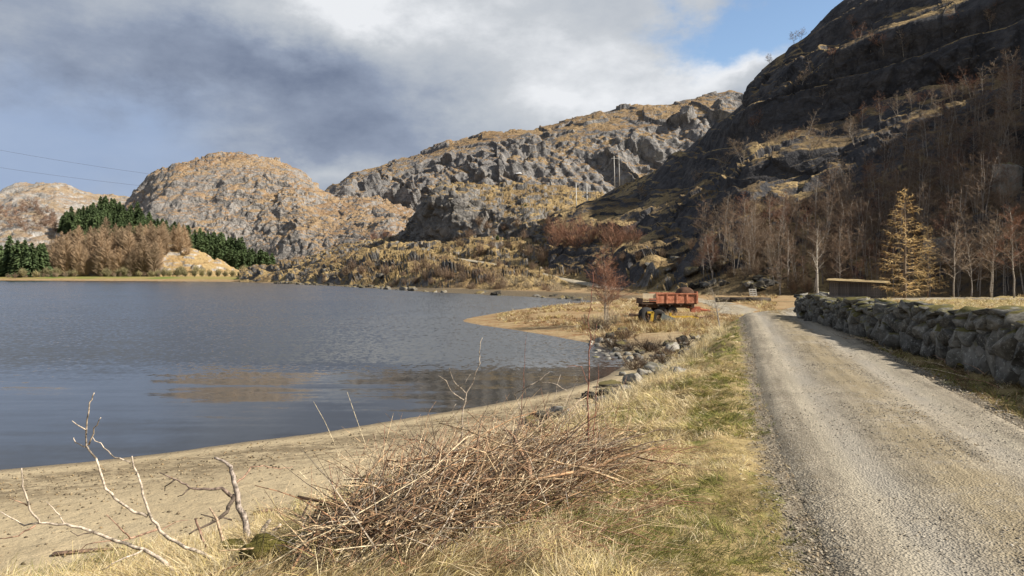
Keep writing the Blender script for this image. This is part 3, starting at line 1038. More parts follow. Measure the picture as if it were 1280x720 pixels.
def birch_protos(seed, h, stems, limbs, twmat, tw=0.013, ntw=9, bark=None, spread=0.30, lean=0.1, low=0.28, r0=0.0105):
    random.seed(seed)
    mb = MB()
    ts, td, tl = [], [], []
    for s in range(stems):
        a0 = rv(0, 6.28)
        ln = lean * rv(0.3, 1.3) * (1 if stems == 1 else 2.2)
        hh = h * (1 if s == 0 else rv(0.7, 0.97))
        pts, x, y = [], math.cos(a0) * 0.12 * (stems > 1), math.sin(a0) * 0.12 * (stems > 1)
        n = 9
        for i in range(n + 1):
            t = i / n
            pts.append(Vector((x, y, hh * t)))
            x += math.cos(a0) * ln * hh / n * (0.4 + t) + rv(-1, 1) * hh * 0.009
            y += math.sin(a0) * ln * hh / n * (0.4 + t) + rv(-1, 1) * hh * 0.009
        rad = [h * r0 * (1 - 0.9 * i / n) * (0.8 if stems > 1 else 1) for i in range(n + 1)]
        mb.tube(pts, rad, 7)
        ga = rv(0, 6)
        for j in range(limbs):
            t = low + (0.97 - low) * (j + rv(0, 0.9)) / limbs
            i = min(int(t * n), n - 1)
            p = pts[i].lerp(pts[i + 1], t * n - i)
            ga += 2.4 + rv(-0.5, 0.5)
            L_ = h * spread * (1.08 - 0.75 * ((t - low) / (1 - low)) ** 1.3) * rv(0.65, 1.2)
            e = rv(0.45, 0.95)
            d = Vector((math.cos(ga) * math.cos(e), math.sin(ga) * math.cos(e), math.sin(e)))
            lp = [p]
            for q in range(4):
                d = (d + Vector((rv(-.2, .2), rv(-.2, .2), rv(-.05, .16) - 0.06 * q))).normalized()
                lp.append(lp[-1] + d * L_ / 4)
            lr = rad[i] * 0.5
            mb.tube(lp, [lr, lr * .75, lr * .55, lr * .38, lr * .2], 4, False)
            for q in range(int(ntw * (0.5 + L_ / (h * spread)))):
                u = rv(0.2, 1.0)
                k = min(int(u * 4), 3)
                sp = lp[k].lerp(lp[k + 1], u * 4 - k)
                dd = (lp[k + 1] - lp[k]).normalized()
                sd = (dd * 0.7 + Vector((rv(-1, 1), rv(-1, 1), rv(-0.3, 0.9)))).normalized()
                sL = L_ * rv(0.25, 0.55)
                ts.append(sp); td.append(sd); tl.append(sL)
                for g in range(6):
                    ts.append(sp + sd * sL * rv(0.15, 0.95))
                    td.append((sd + Vector((rv(-1, 1), rv(-1, 1), rv(-0.7, 0.7)))).normalized())
                    tl.append(sL * rv(0.3, 0.75))
    tm = mb.mesh('trunk', bark or M_BIRCH, True)
    cm = ribbons('crown', np.array([tuple(v) for v in ts]), np.array([tuple(v) for v in td]), np.array(tl), tw, twmat)
    return tm, cm


def tree(name, protos, loc, label, cat='tree', group=None, rz=None, sc=1.0, tilt=0.0):
    root = obj(name, None, loc=loc, rot=(rv(-tilt, tilt), rv(-tilt, tilt), rv(0, 6.28) if rz is None else rz), scale=sc)
    root.empty_display_size = 0.3
    obj('trunk', protos[0], root)
    obj('crown', protos[1], root)
    return tagit(root, label, cat, group)


BP = [birch_protos(s, 8.0, st, lb, M_TWIG[mi], 0.015, 10, None, sp, ln) for s, st, lb, mi, sp, ln in (
    (1, 1, 20, 0, 0.26, 0.06), (2, 2, 13, 2, 0.25, 0.05), (3, 1, 22, 1, 0.27, 0.10), (4, 3, 10, 0, 0.26, 0.06), (5, 1, 18, 2, 0.30, 0.14), (6, 2, 13, 0, 0.25, 0.07))]

# ---- wood at the foot of the mountainside
G, PXS = HILLS['cliff']
random.seed(21)
spots = []
tries = 0
while len(spots) < 270 and tries < 8000:
    tries += 1
    px = rv(880, 1330)
    row = int(np.interp(px, [880, 960, 1080, 1180, 1290], [34, 46, 58, 80, 90]) * random.random() ** 1.15)
    if px < 965 and row < 14: continue
    j = int(np.argmin(np.abs(PXS - px)))
    p = G[min(max(row, 0), 88), j]
    if p[2] < 0.6: continue
    if any((p[0] - q[0]) ** 2 + (p[1] - q[1]) ** 2 < (1.0 + 0.007 * p[1]) ** 2 for q in spots): continue
    spots.append((p[0], p[1], p[2]))
for x, y, z in spots:
    k = random.choice([0, 0, 1, 1, 2, 3, 3, 4, 5])
    if z < 4 and rv(0, 1) < 0.5: k = random.choice([0, 2, 1])
    tree('birch_tree', BP[k], (x, y, max(z, H(x, y)) - 0.15), ('bare single stemmed brown', 'bare twin stemmed grey brown', 'bare single stemmed reddish', 'bare three stemmed brown', 'bare spreading grey', 'bare twin stemmed brown')[k] + (' birch at the foot of the dark mountainside' if z < 7 else ' birch halfway up the dark mountainside' if z < 16 else ' birch high under the cliffs of the dark mountainside'), group='birches in the wood below the cliff', sc=rv(0.5, 1.0), tilt=0.12)
# edge of the wood, standing in the field behind the wall
for px, d in ((1192, 65), (1214, 67), (1238, 60), (1268, 58), (1305, 55), (1225, 69)):
    x = (px - 640) / F * d
    tree('birch_tree', BP[random.choice([0, 2, 4, 1])], (x, d, H(x, d) - 0.1), 'slim bare birch at the field edge behind the stone wall', group='birches at the field edge', sc=rv(0.6, 0.95), tilt=0.06)
# on the ledges
BS = [birch_protos(s, 5.0, st, 12, M_TWIG[mi], 0.02, 6, None, 0.30, 0.2) for s, st, mi in ((31, 1, 2), (32, 3, 2), (33, 2, 1))]
led = [(965, 188), (990, 182), (1010, 172), (1012, 196), (1035, 175), (1062, 172), (1078, 160), (1068, 182), (1100, 152), (1122, 145), (1140, 138), (1150, 136), (1163, 133), (1178, 131), (1190, 128), (1202, 126), (1215, 125),
       (1228, 120), (1240, 118), (1252, 113), (1262, 110), (1272, 106), (930, 205), (905, 215), (1000, 112), (1013, 90), (1042, 78), (1066, 38), (1075, 55), (1088, 62), (1105, 68), (1130, 70), (1195, 40), (1238, 36), (1245, 30), (1028, 130), (945, 165), (868, 232), (800, 250)]
for px, py in led:
    p = on_hill('cliff', px, py)
    tree('birch_tree', random.choice(BS), (p[0], p[1], p[2] - 0.3), 'small pale birch rooted on a ledge of the dark cliffs', group='birches on the cliff ledges', sc=rv(0.75, 1.25), tilt=0.25)
for px, py in ((962, 82), (993, 55), (1000, 47)):
    p = on_hill('cliff', px, py)
    tree('birch_tree', BS[1], (p[0], p[1], p[2] - 0.2), 'tiny bare birch on the skyline of the dark mountain', group='birches on the skyline', sc=0.75)

# ---- single trees one can point to
def larch_protos():
    random.seed(5)
    h = 11.6
    mb = MB()
    mb.tube([(rv(-.02, .02), rv(-.02, .02), h * i / 10) for i in range(11)], [0.17 * (1 - 0.93 * i / 10) for i in range(11)], 8)
    ts, td, tl = [], [], []
    z = 0.9
    while z < h - 0.25:
        f = 1 - z / h
        L_ = 3.0 * (f ** 0.75) * rv(0.75, 1.12) + 0.15
        a = rv(0, 6.28)
        rise = 0.05 + 0.35 * (z / h)
        d = Vector((math.cos(a), math.sin(a), rise)).normalized()
        lp = [Vector((0, 0, z))]
        for q in range(5):
            d = (d + Vector((rv(-.1, .1), rv(-.1, .1), -0.10 + 0.075 * q))).normalized()
            lp.append(lp[-1] + d * L_ / 5)
        r = 0.035 * f + 0.008
        mb.tube(lp, [r * (1 - 0.16 * q) for q in range(6)], 4, False)
        for q in range(int(10 + 26 * f)):
            u = rv(0.12, 1)
            k = min(int(u * 5), 4)
            sp = lp[k].lerp(lp[k + 1], u * 5 - k)
            sd = (d * 0.8 + Vector((rv(-1, 1), rv(-1, 1), rv(-0.9, 0.25)))).normalized()
            ts.append(sp); td.append(sd); tl.append(rv(0.25, 0.75) * (0.5 + 0.6 * f))
        z += 0.075 + 0.06 * random.random()
    return mb.mesh('trunk', M_BROWNBARK, True), ribbons('crown', np.array([tuple(v) for v in ts]), np.array([tuple(v) for v in td]), np.array(tl), 0.028, M_LARCH, 0.35)


LP = larch_protos()
p = P(1131, 372, 63)
tree('larch_tree', LP, (p[0], p[1], H(p[0], p[1]) - 0.1), 'tall golden larch with a straight trunk beside the wooden shed', 'tree', rz=0.4, sc=(0.98, 0.98, 0.86))
p = P(1160, 372, 70)
tree('larch_tree', LP, (p[0], p[1], H(p[0], p[1]) - 0.1), 'smaller golden larch half hidden behind the tall one', 'tree', rz=2.0, sc=0.62)
WB = birch_protos(41, 6.6, 1, 15, M_TWIG[2], 0.015, 7, bark_material('white_bark', (0.66, 0.62, 0.55), (0.52, 0.48, 0.42), (0.16, 0.13, 0.10)), 0.26, 0.05, 0.38, 0.016)
p = P(1023, 369, 66)
tree('birch_tree', WB, (p[0], p[1], H(p[0], p[1]) - 0.05), 'white trunked birch at the far end of the stone wall', 'tree', rz=1.0)
RB = birch_protos(42, 4.7, 4, 13, M_TWIG[1], 0.0115, 12, M_BIRCH, 0.30, 0.05, 0.25, 0.0075)
p = (5.4, 42.5)
tree('birch_tree', RB, (p[0], p[1], H(*p) - 0.05), 'reddish many stemmed birch on the sandy spit near the trailer', 'tree', rz=0.3, sc=0.92)
SB = birch_protos(43, 2.15, 2, 9, M_TWIG[3], 0.0075, 5, M_BIRCH, 0.36, 0.14, 0.25, 0.013)
p = ((903 - 640) / F * 32.0, 32.0)
tree('sapling', SB, (p[0], p[1], H(*p) - 0.05), 'small lichen grey sapling on the grass bank near the trailer', 'tree', rz=2.0)


# ---- bare shrubs
def shrub_protos(seed, w, h, mat, n=26, tw=0.02, ntw=14):
    random.seed(seed)
    mb = MB()
    ts, td, tl = [], [], []
    for s in range(n):
        a, e = rv(0, 6.28), rv(0.5, 1.45)
        L_ = h * rv(0.7, 1.1)
        d = Vector((math.cos(a) * math.cos(e) * w / h, math.sin(a) * math.cos(e) * w / h, math.sin(e)))
        p = Vector((rv(-.2, .2) * w, rv(-.2, .2) * w, -0.1))
        lp = [p, p + d * L_ * .5 + Vector((rv(-.1, .1), rv(-.1, .1), 0)), p + d * L_]
        mb.tube(lp, [0.016, 0.011, 0.005], 4, False)
        for q in range(ntw):
            u = rv(0.25, 1)
            sp = lp[0].lerp(lp[2], u)
            ts.append(sp); td.append((d.normalized() * 0.8 + Vector((rv(-1, 1), rv(-1, 1), rv(-.2, .8)))).normalized()); tl.append(h * rv(0.12, 0.4))
    return mb.mesh('stems', M_BROWNBARK), ribbons('twigs', np.array([tuple(v) for v in ts]), np.array([tuple(v) for v in td]), np.array(tl), tw, mat, 0.0)


def shrub(protos, loc, label, group, sc=1.0, name='shrub'):
    root = obj(name, None, loc=loc, rot=(0, 0, rv(0, 6.28)), scale=sc)
    obj('stems', protos[0], root)
    obj('twigs', protos[1], root)
    return tagit(root, label, 'shrub', group)


SHB = shrub_protos(51, 1.5, 2.6, M_TWIG[0], 26, 0.035)
SHR = shrub_protos(52, 1.4, 3.4, M_TWIG[1], 26, 0.035)
SHG = shrub_protos(53, 1.5, 2.2, M_TWIG[2], 22, 0.035)
SHP = shrub_protos(54, 1.6, 2.2, M_TWIG[3], 22, 0.032)
random.seed(61)
for lst, pr, lab, grp, hill, s0, s1 in (
    ([(440, 338), (452, 342), (463, 336), (430, 345), (520, 344), (532, 350), (545, 346), (556, 352), (540, 340), (568, 348), (580, 354), (590, 346), (600, 352), (612, 358), (528, 336), (553, 339), (480, 344), (575, 340), (625, 362), (512, 338)],
     SHB, 'bare brown shrub on the knoll shore above the water', 'brown shrubs along the knoll shore', 'knoll', 0.9, 1.6),
    ([(655, 352), (668, 356), (680, 360), (690, 358), (702, 364), (712, 362), (724, 366), (646, 358), (634, 356), (736, 366), (660, 361), (695, 366)],
     SHP, 'pale grey shrub on the rocky bank below the track', 'pale shrubs below the track', 'knoll', 0.6, 1.0),
    ([(600, 318), (612, 312), (625, 316), (638, 310), (650, 316), (662, 322), (620, 296), (634, 290), (645, 285), (610, 288), (598, 282), (588, 302), (655, 300), (668, 310), (690, 328), (675, 330), (560, 314), (575, 312)],
     SHB, 'bare brown shrub on the slope of the knoll above the track', 'brown shrubs on the knoll slope', 'knoll', 1.0, 1.8),
    ([(685, 298), (695, 302), (705, 300), (715, 304), (724, 302), (735, 308), (692, 310), (708, 312), (722, 314), (742, 300), (752, 304), (762, 302), (772, 306), (782, 304), (792, 308), (756, 312), (770, 314)],
     SHR, 'reddish birch scrub where the knoll meets the dark slope', 'reddish scrub beside the knoll', 'cliff', 1.0, 1.7),
    ([(780, 328), (795, 322), (812, 318), (830, 322), (850, 330), (770, 336), (805, 336), (842, 340), (870, 336), (885, 320), (862, 312), (900, 338), (915, 344), (930, 340), (945, 346)],
     SHB, 'low brown bush on the broken slope behind the trailer', 'brown bushes behind the trailer', 'cliff', 0.5, 0.9),
    ([(470, 300), (480, 296), (462, 306), (490, 303), (476, 310), (450, 312)],
     SHR, 'reddish scrub at the left foot of the knoll cliff', 'reddish scrub left of the knoll', 'dome', 1.6, 2.4)):
    for px, py in lst:
        p = on_hill(hill, px + rv(-3, 3), py + rv(-2, 2))
        shrub(pr, (p[0], p[1], p[2] - 0.2), lab, grp, rv(s0, s1))
random.seed(63)
GC, PXC = HILLS['cliff']
for i in range(95):
    j = int(np.argmin(np.abs(PXC - rv(930, 1320))))
    p = GC[int(rv(4, 60)), j]
    shrub(random.choice([SHB, SHB, SHG, SHG]), (p[0], p[1], max(p[2], H(p[0], p[1])) - 0.2), 'brown undergrowth bush among the birches below the cliff', 'undergrowth in the wood below the cliff', rv(0.7, 1.3))
for i in range(75):
    p = on_hill('knoll', rv(400, 740), rv(322, 366))
    shrub(random.choice([SHB, SHG, SHB]), (p[0], p[1], p[2] - 0.2), 'low bare bush on the broken ground between track and lake', 'low bushes between track and lake', rv(0.35, 0.8))
for px, d in ((742, 42), (748, 43), (765, 44), (771, 42.5), (733, 43), (755, 41)):
    x = (px - 640) / F * d
    shrub(SHP, (x, d, H(x, d) - 0.1), 'pale scrub at the foot of the reddish birch', 'scrub at the reddish birch', rv(0.28, 0.5))
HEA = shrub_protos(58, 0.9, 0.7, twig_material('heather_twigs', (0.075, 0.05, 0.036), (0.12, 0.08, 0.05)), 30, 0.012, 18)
for px, py in [(745, 408), (768, 414), (786, 418), (808, 432), (830, 426), (852, 420), (795, 436), (760, 402), (748, 400), (782, 408), (836, 436), (812, 420)]:  # heather kept dark so it also stands in for shade under the bank
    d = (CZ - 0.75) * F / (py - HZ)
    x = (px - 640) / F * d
    shrub(HEA, (x, d, H(x, d) - 0.05), 'low heather clump, dark to stand in for bank shade too, on the shore below the trailer', 'heather clumps on the shore', rv(0.6, 1.1), 'heather_clump')
# junipers on the knoll
JN = shrub_protos(57, 0.8, 1.8, twig_material('juniper_needles', (0.06, 0.085, 0.03), (0.10, 0.12, 0.04)), 30, 0.06, 22)
for px, py in ((657, 263), (630, 305), (636, 309), (622, 300)):
    p = on_hill('knoll', px, py)
    shrub(JN, (p[0], p[1], p[2] - 0.2), 'small green juniper bush on the knoll', 'junipers on the knoll', rv(0.9, 1.4), 'juniper_bush')


# ---- far woods: every tree one mesh
def far_conifer(seed, h, w, mat, n, droop, tw, crown0, needle=True):
    random.seed(seed)
    z = h * (crown0 + (1 - crown0) * rng.random(n) ** 1.25)
    a = rng.random(n) * 6.283
    f = (1 - (z - h * crown0) / (h * (1 - crown0)))
    L_ = w * (f ** 0.6) * (0.6 + 0.5 * rng.random(n)) + 0.25
    if not needle: L_ = w * np.minimum(1, f * 1.9) ** 0.9 * (0.5 + 0.6 * rng.random(n)) + 0.2
    dirs = np.stack([np.cos(a), np.sin(a), np.full(n, droop) + 0.2 * rng.normal(size=n)], 1)
    st = np.stack([0 * z, 0 * z, z], 1)
    k = rng.random(n) < 0.55                                   # outer sprays that make the silhouette ragged
    st = st + dirs * (L_ * 0.45 * k)[:, None]
    me = ribbons('far_conifer', st, dirs, L_, tw * (0.6 + 0.8 * rng.random(n)), mat, 0.25, 0.25)
    return me


def far_tree(name, me, loc, label, cat, group, sc):
    o = obj(name, me, loc=loc, rot=(0, 0, rv(0, 6.28)), scale=(sc * rv(0.85, 1.15), sc * rv(0.85, 1.15), sc * rv(0.9, 1.1)))
    return tagit(o, label, cat, group)


SPR = [far_conifer(s, 12.0 + s * 0.7, 3.0, M_SPRUCE, 700, -0.22, 0.6, 0.03) for s in (1, 2, 3)]
LAR = [far_conifer(s, 13.5, 2.4, M_FARLARCH, 760, 0.95, 0.13, 0.04, False) for s in (4, 5, 6)]
WIL = shrub_protos(71, 3.0, 4.5, M_FARSHRUB, 34, 0.11, 22)
MST = [mm for mm in ()]


def far_ground(px, d):
    x = (px - 640) / F * d
    return x, d


def hz(hill, x, y):
    G_, _ = HILLS[hill]
    d = (G_[..., 0] - x) ** 2 + (G_[..., 1] - y) ** 2
    return float(G_.reshape(-1, 3)[np.argmin(d)][2])


def scatter(n, px0, px1, top, bot, hill, protos, label, group, name, s0, s1, seed, mind):
    """trees whose feet fall between two lines of photo rows on a hill"""
    random.seed(seed)
    got, tr = [], 0
    while len(got) < n and tr < n * 30:
        tr += 1
        px = rv(px0, px1)
        t_, b_ = top(px), bot(px)
        if b_ <= t_: continue
        p = on_hill(hill, px, rv(t_, b_))
        if any((p[0] - q[0]) ** 2 + (p[1] - q[1]) ** 2 < mind ** 2 for q in got): continue
        got.append(p)
        far_tree(name, random.choice(protos), (p[0], p[1], max(p[2], H(p[0], p[1])) - 0.3), label, 'tree', group, rv(s0, s1))


def pl(*pts):
    a = np.array(pts, dtype=float)
    return lambda px: float(np.interp(px, a[:, 0], a[:, 1]))


def shore_trees(n, px0, px1, d0, d1, protos, label, group, name, s0, s1, seed, mind):
    random.seed(seed)
    got, tr = [], 0
    while len(got) < n and tr < n * 30:
        tr += 1
        d = rv(d0, d1)
        x = (rv(px0, px1) - 640) / F * d
        if any((x - q[0]) ** 2 + (d - q[1]) ** 2 < mind ** 2 for q in got): continue
        got.append((x, d))
        z = max(H(x, d), hz('mound', x, d) if px0 > 25 else -9)
        far_tree(name, random.choice(protos), (x, d, z - 0.3), label, 'tree', group, rv(s0, s1))


shore_trees(60, -60, 58, 418, 470, SPR, 'dark green spruce in the dense stand on the far shore left of the larches', 'spruces on the far shore', 'spruce_tree', 1.1, 1.6, 81, 2.4)
scatter(78, 64, 203, pl((60, 336), (100, 322), (150, 316), (190, 318), (205, 335)), pl((60, 349), (205, 349)), 'mound', LAR, 'bare russet larch in the big stand on the far shore', 'larches on the far shore', 'larch_tree', 1.0, 1.75, 82, 3.4)
scatter(20, 180, 236, pl((180, 300), (210, 303), (236, 311)), pl((180, 312), (210, 322), (236, 322)), 'mound', LAR, 'bare russet larch on top of the pale rocky mound', 'larches on the mound', 'larch_tree', 0.85, 1.25, 83, 3.0)
scatter(115, 78, 178, pl((78, 287), (110, 274), (140, 267), (160, 270), (178, 286)), pl((78, 292), (110, 305), (178, 315)), 'skirt', SPR, 'dark green spruce in the gap between the far hill and the dome', 'spruces in the gap', 'spruce_tree', 0.8, 1.2, 84, 2.6)
scatter(150, 178, 340, pl((178, 290), (240, 302), (280, 316), (310, 328), (340, 343)), pl((178, 305), (240, 325), (300, 345), (340, 349)), 'skirt', SPR, 'dark green spruce on the slope below the rock dome', 'spruces below the dome', 'spruce_tree', 0.85, 1.3, 85, 2.4)
random.seed(86)
for px, d, s in [(204, 424, 1.1), (212, 421, 0.9), (221, 424, 1.2), (232, 420, 0.9), (243, 424, 1.0), (253, 421, 1.1), (262, 424, 0.9), (272, 420, 1.0), (281, 423, 0.8), (290, 421, 0.9), (300, 424, 0.8), (196, 422, 0.9), (310, 428, 1.2), (318, 430, 1.3), (326, 432, 1.2), (305, 436, 1.4), (226, 432, 1.2), (246, 436, 1.0)]:
    x = (px - 640) / F * d
    shrub(WIL, (x, d, max(H(x, d), hz('mound', x, d)) - 0.2), 'pale olive willow bush along the far shore meadow', 'willow bushes on the far shore', s, 'willow_bush')
random.seed(88)
for i in range(46):
    px = rv(-20, 200)
    d = rv(409, 416)
    x = (px - 640) / F * d
    shrub(random.choice([SHB, SHG, WIL]), (x, d, H(x, d) - 0.2), 'leafless bush at the water edge under the far conifers', 'bushes at the far water edge', rv(0.7, 1.3))
# thin grey wood on the far hill
FB = far_conifer(9, 7, 2.4, twig_material('far_birch_twigs', (0.20, 0.135, 0.10), (0.25, 0.18, 0.14)), 160, 0.7, 0.16, 0.1, False)
scatter(70, -40, 72, pl((-40, 262), (0, 258), (40, 252), (72, 275)), pl((-40, 290), (72, 292)), 'far', [FB], 'grey leafless birch on the far left hill', 'birches on the far hill', 'birch_tree', 0.9, 1.5, 87, 5.0)

# ------------------------------------------------------------------ stones
import bmesh


def stone_mesh(name, seed, mat, sub=1, npts=18, bev=0.07, rough=0.05, flat=True):
    """angular block: hull of random points, worn edges, rough faces"""
    r = np.random.default_rng(seed)
    p = r.normal(size=(npts, 3))
    p /= np.linalg.norm(p, axis=1)[:, None]
    p = np.sign(p) * np.abs(p) ** 0.75
    p *= (0.75 + 0.25 * r.random(npts))[:, None]
    bm = bmesh.new()
    for q in p: bm.verts.new(q)
    h = bmesh.ops.convex_hull(bm, input=bm.verts[:])
    junk = [g for g in set(h['geom_interior'] + h['geom_unused']) if isinstance(g, bmesh.types.BMVert)]
    bmesh.ops.delete(bm, geom=junk, context='VERTS')
    bmesh.ops.dissolve_limit(bm, angle_limit=0.22, verts=bm.verts[:], edges=bm.edges[:])
    if bev: bmesh.ops.bevel(bm, geom=bm.edges[:], offset=bev, segments=1, affect='EDGES', clamp_overlap=True)
    bmesh.ops.triangulate(bm, faces=bm.faces[:])
    if sub: bmesh.ops.subdivide_edges(bm, edges=bm.edges[:], cuts=sub, use_grid_fill=True)
    bmesh.ops.triangulate(bm, faces=bm.faces[:])
    bm.verts.index_update()
    v = np.array([tuple(q.co) for q in bm.verts])
    fs = np.array([[l.index for l in f.verts] for f in bm.faces])
    bm.free()
    o = seed * 3.7
    v = v * (1 + rough * (1.3 * fbm(v[:, 0] + o, v[:, 1], v[:, 2], 1.4, 3) + fbm(v[:, 0] + o, v[:, 1], v[:, 2], 5.0, 2)))[:, None]
    v = v - (v.max(axis=0) + v.min(axis=0)) / 2
    v /= (v.max(axis=0) - v.min(axis=0))
    return mesh_np(name, v, fs, mat, not flat)


def stone_material(name, c1, c2, moss, mossamt, lichen=0.5, bd=0.03):
    m, t, bs = material(name, 0.9, 0.15)
    p = t.pos()
    rnd = t.objrand()
    q = t.vm('ADD', p, t.vm('SCALE', (13.0, 7.0, 5.0), rnd))
    c = t.mix(t.ss(t.noise(q, 3.0, 5, 0.6), 0.35, 0.65), c1, c2)
    c = t.mix(1.0, c, t.mix(rnd, (0.5, 0.5, 0.5), (1.3, 1.28, 1.22)), 'MULTIPLY')
    c = t.mix(t.m('MULTIPLY', t.ss(t.noise(q, 9.0, 4, 0.6), 0.56, 0.64), lichen), c, (0.42, 0.41, 0.36))
    g = t.new('ShaderNodeNewGeometry')
    nz = t.new('ShaderNodeSeparateXYZ')
    t.l.new(g.outputs['Normal'], nz.inputs[0])
    mz = t.ss(t.m('ADD', t.m('MULTIPLY', nz.outputs[2], 0.6), t.m('ADD', t.noise(q, 2.2, 5, 0.6), t.m('MULTIPLY', rnd, 0.35))), 1.25 - mossamt, 1.5 - mossamt)
    c = t.mix(mz, c, moss)
    t.put(bs.inputs['Base Color'], c)
    t.put(bs.inputs['Normal'], t.bump(t.m('ADD', t.noise(q, 7, 6, 0.65), t.m('MULTIPLY', t.noise(q, 34, 3, 0.6), 0.4)), 0.8, bd))
    return m


M_WSTONE = stone_material('wall_stone', (0.11, 0.106, 0.095), (0.215, 0.205, 0.185), (0.105, 0.092, 0.032), 0.22)
M_BOULDER = stone_material('boulder_stone', (0.17, 0.16, 0.145), (0.30, 0.28, 0.25), (0.13, 0.115, 0.045), 0.05, 0.25)
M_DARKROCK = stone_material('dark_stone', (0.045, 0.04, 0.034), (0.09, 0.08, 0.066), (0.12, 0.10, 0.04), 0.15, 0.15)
WST = [stone_mesh('stone', 100 + i, M_WSTONE, 1, 13, 0.05, 0.07) for i in range(16)]
BST = [stone_mesh('boulder', 200 + i, M_BOULDER, 1, 17, 0.08, 0.10) for i in range(7)]
BKN = [stone_mesh('knoll_boulder', 240 + i, stone_material('knoll_stone', (0.10, 0.095, 0.088), (0.20, 0.185, 0.165), (0.16, 0.12, 0.05), 0.2, 0.2), 2, 16, 0.06, 0.14) for i in range(5)]
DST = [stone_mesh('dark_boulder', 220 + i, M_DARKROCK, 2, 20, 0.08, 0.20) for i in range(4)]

# ---- dry stone wall along the road
random.seed(301)
wp = resample([(x, y, 0) for x, y in WALL], 0.1)
wl = np.concatenate([[0], np.cumsum(np.hypot(np.diff(wp[:, 0]), np.diff(wp[:, 1])))])


def wall_at(s):
    x, y = np.interp(s, wl, wp[:, 0]), np.interp(s, wl, wp[:, 1])
    x2, y2 = np.interp(s + 0.3, wl, wp[:, 0]), np.interp(s + 0.3, wl, wp[:, 1])
    if s + 0.3 > wl[-1]:
        x2, y2 = 2 * x - np.interp(s - 0.3, wl, wp[:, 0]), 2 * y - np.interp(s - 0.3, wl, wp[:, 1])
    a = math.atan2(y2 - y, x2 - x)
    return x, y, a


wall = obj('stone_wall', None, loc=(WALL[1][0], WALL[1][1], 1.4))
tagit(wall, 'mossy dry stone wall of rough boulders along the right of the road', 'wall')
iw = Matrix.Translation(-Vector(wall.location))
total = wl[-1]


def wall_h(s):
    return np.interp(s, [0, 6, 14, total], [1.16, 1.14, 1.02, 0.92]) + 0.05 * math.sin(s * 1.3) + 0.04 * math.sin(s * 3.1 + 1)


def lay(course, side, out):
    s = rv(0, 0.2)
    fr = [(0.0, 0.46), (0.38, 0.36), (0.66, 0.26), (0.87, 0.15)][course]
    while s < total:
        w = [rv(0.25, 0.72), rv(0.18, 0.56), rv(0.18, 0.55), rv(0.25, 0.62)][course]
        if s > 16: w *= 0.85
        x, y, a = wall_at(min(s + w / 2, total))
        hh = wall_h(s)
        g = H(x, y)
        zc = g - 0.06 + hh * (fr[0] + fr[1] / 2) + rv(-0.06, 0.06)
        h = hh * fr[1] * rv(0.85, 1.45)
        dep = rv(0.42, 0.62) if course < 3 else rv(0.5, 0.75)
        off = (rv(-0.09, 0.12) + [0.20, 0.17, 0.13, 0.02][course]) * side
        nx, ny = -math.sin(a), math.cos(a)                     # towards the road
        rot = Matrix.Rotation(a + rv(-0.3, 0.3), 4, 'Z') @ Matrix.Rotation(rv(-0.25, 0.25), 4, 'X') @ Matrix.Rotation(rv(-0.55, 0.55) if course < 3 else rv(-0.2, 0.2), 4, 'Y')
        out.append((x + nx * off, y + ny * off, zc, rot, (w * 1.04, dep, h * 1.0), course))
        s += w * 0.94


front = []
for c_ in range(4): lay(c_, 1, front)
for x, y, z, rot, sc, c_ in front:
    o = obj('stone', random.choice(WST), wall)
    o.matrix_local = iw @ Matrix.Translation((x, y, z)) @ rot @ Matrix.Diagonal((*sc, 1))
back = []
for c_ in range(3): lay(c_, -1, back)
LOW = [stone_mesh('low', 150 + i, None, 0) for i in range(3)]
vs, fs, nb = [], [], 0
for x, y, z, rot, sc, c_ in back:
    mm = random.choice(LOW)
    M4 = np.array(iw @ Matrix.Translation((x, y, z)) @ rot @ Matrix.Diagonal((*sc, 1)))
    v = np.empty(len(mm.vertices) * 3, dtype=np.float32)
    mm.vertices.foreach_get('co', v)
    v = v.reshape(-1, 3) @ M4[:3, :3].T + M4[:3, 3]
    f = np.array([list(q.vertices) for q in mm.polygons])
    vs.append(v); fs.append(f + nb); nb += len(v)
tagit(obj('rubble', mesh_np('rubble', np.concatenate(vs), np.concatenate(fs), M_WSTONE), wall), kind='stuff')


def boulder(loc, size, label, group=None, protos=None, cat='boulder', name='boulder', sink=0.25, rot=None):
    sz = (size * rv(0.85, 1.15), size * rv(0.7, 1.0), size * rv(0.5, 0.75)) if not hasattr(size, '__len__') else size
    o = obj(name, random.choice(protos or BST), loc=(loc[0], loc[1], loc[2] + sz[2] * (0.5 - sink)), rot=rot or (rv(-.2, .2), rv(-.2, .2), rv(0, 6.28)), scale=sz)
    return tagit(o, label, cat, group)


def gb(px, py, size, label, group=None, protos=None, z=None, **kw):
    """boulder on the ground at a photo pixel: march along the ray to the ground"""
    d = 3.0
    while d < 300:
        p = P(px, py, d)
        if p[2] <= H(p[0], p[1]): break
        d *= 1.01
    return boulder((p[0], p[1], H(p[0], p[1])), size, label, group, protos, **kw)


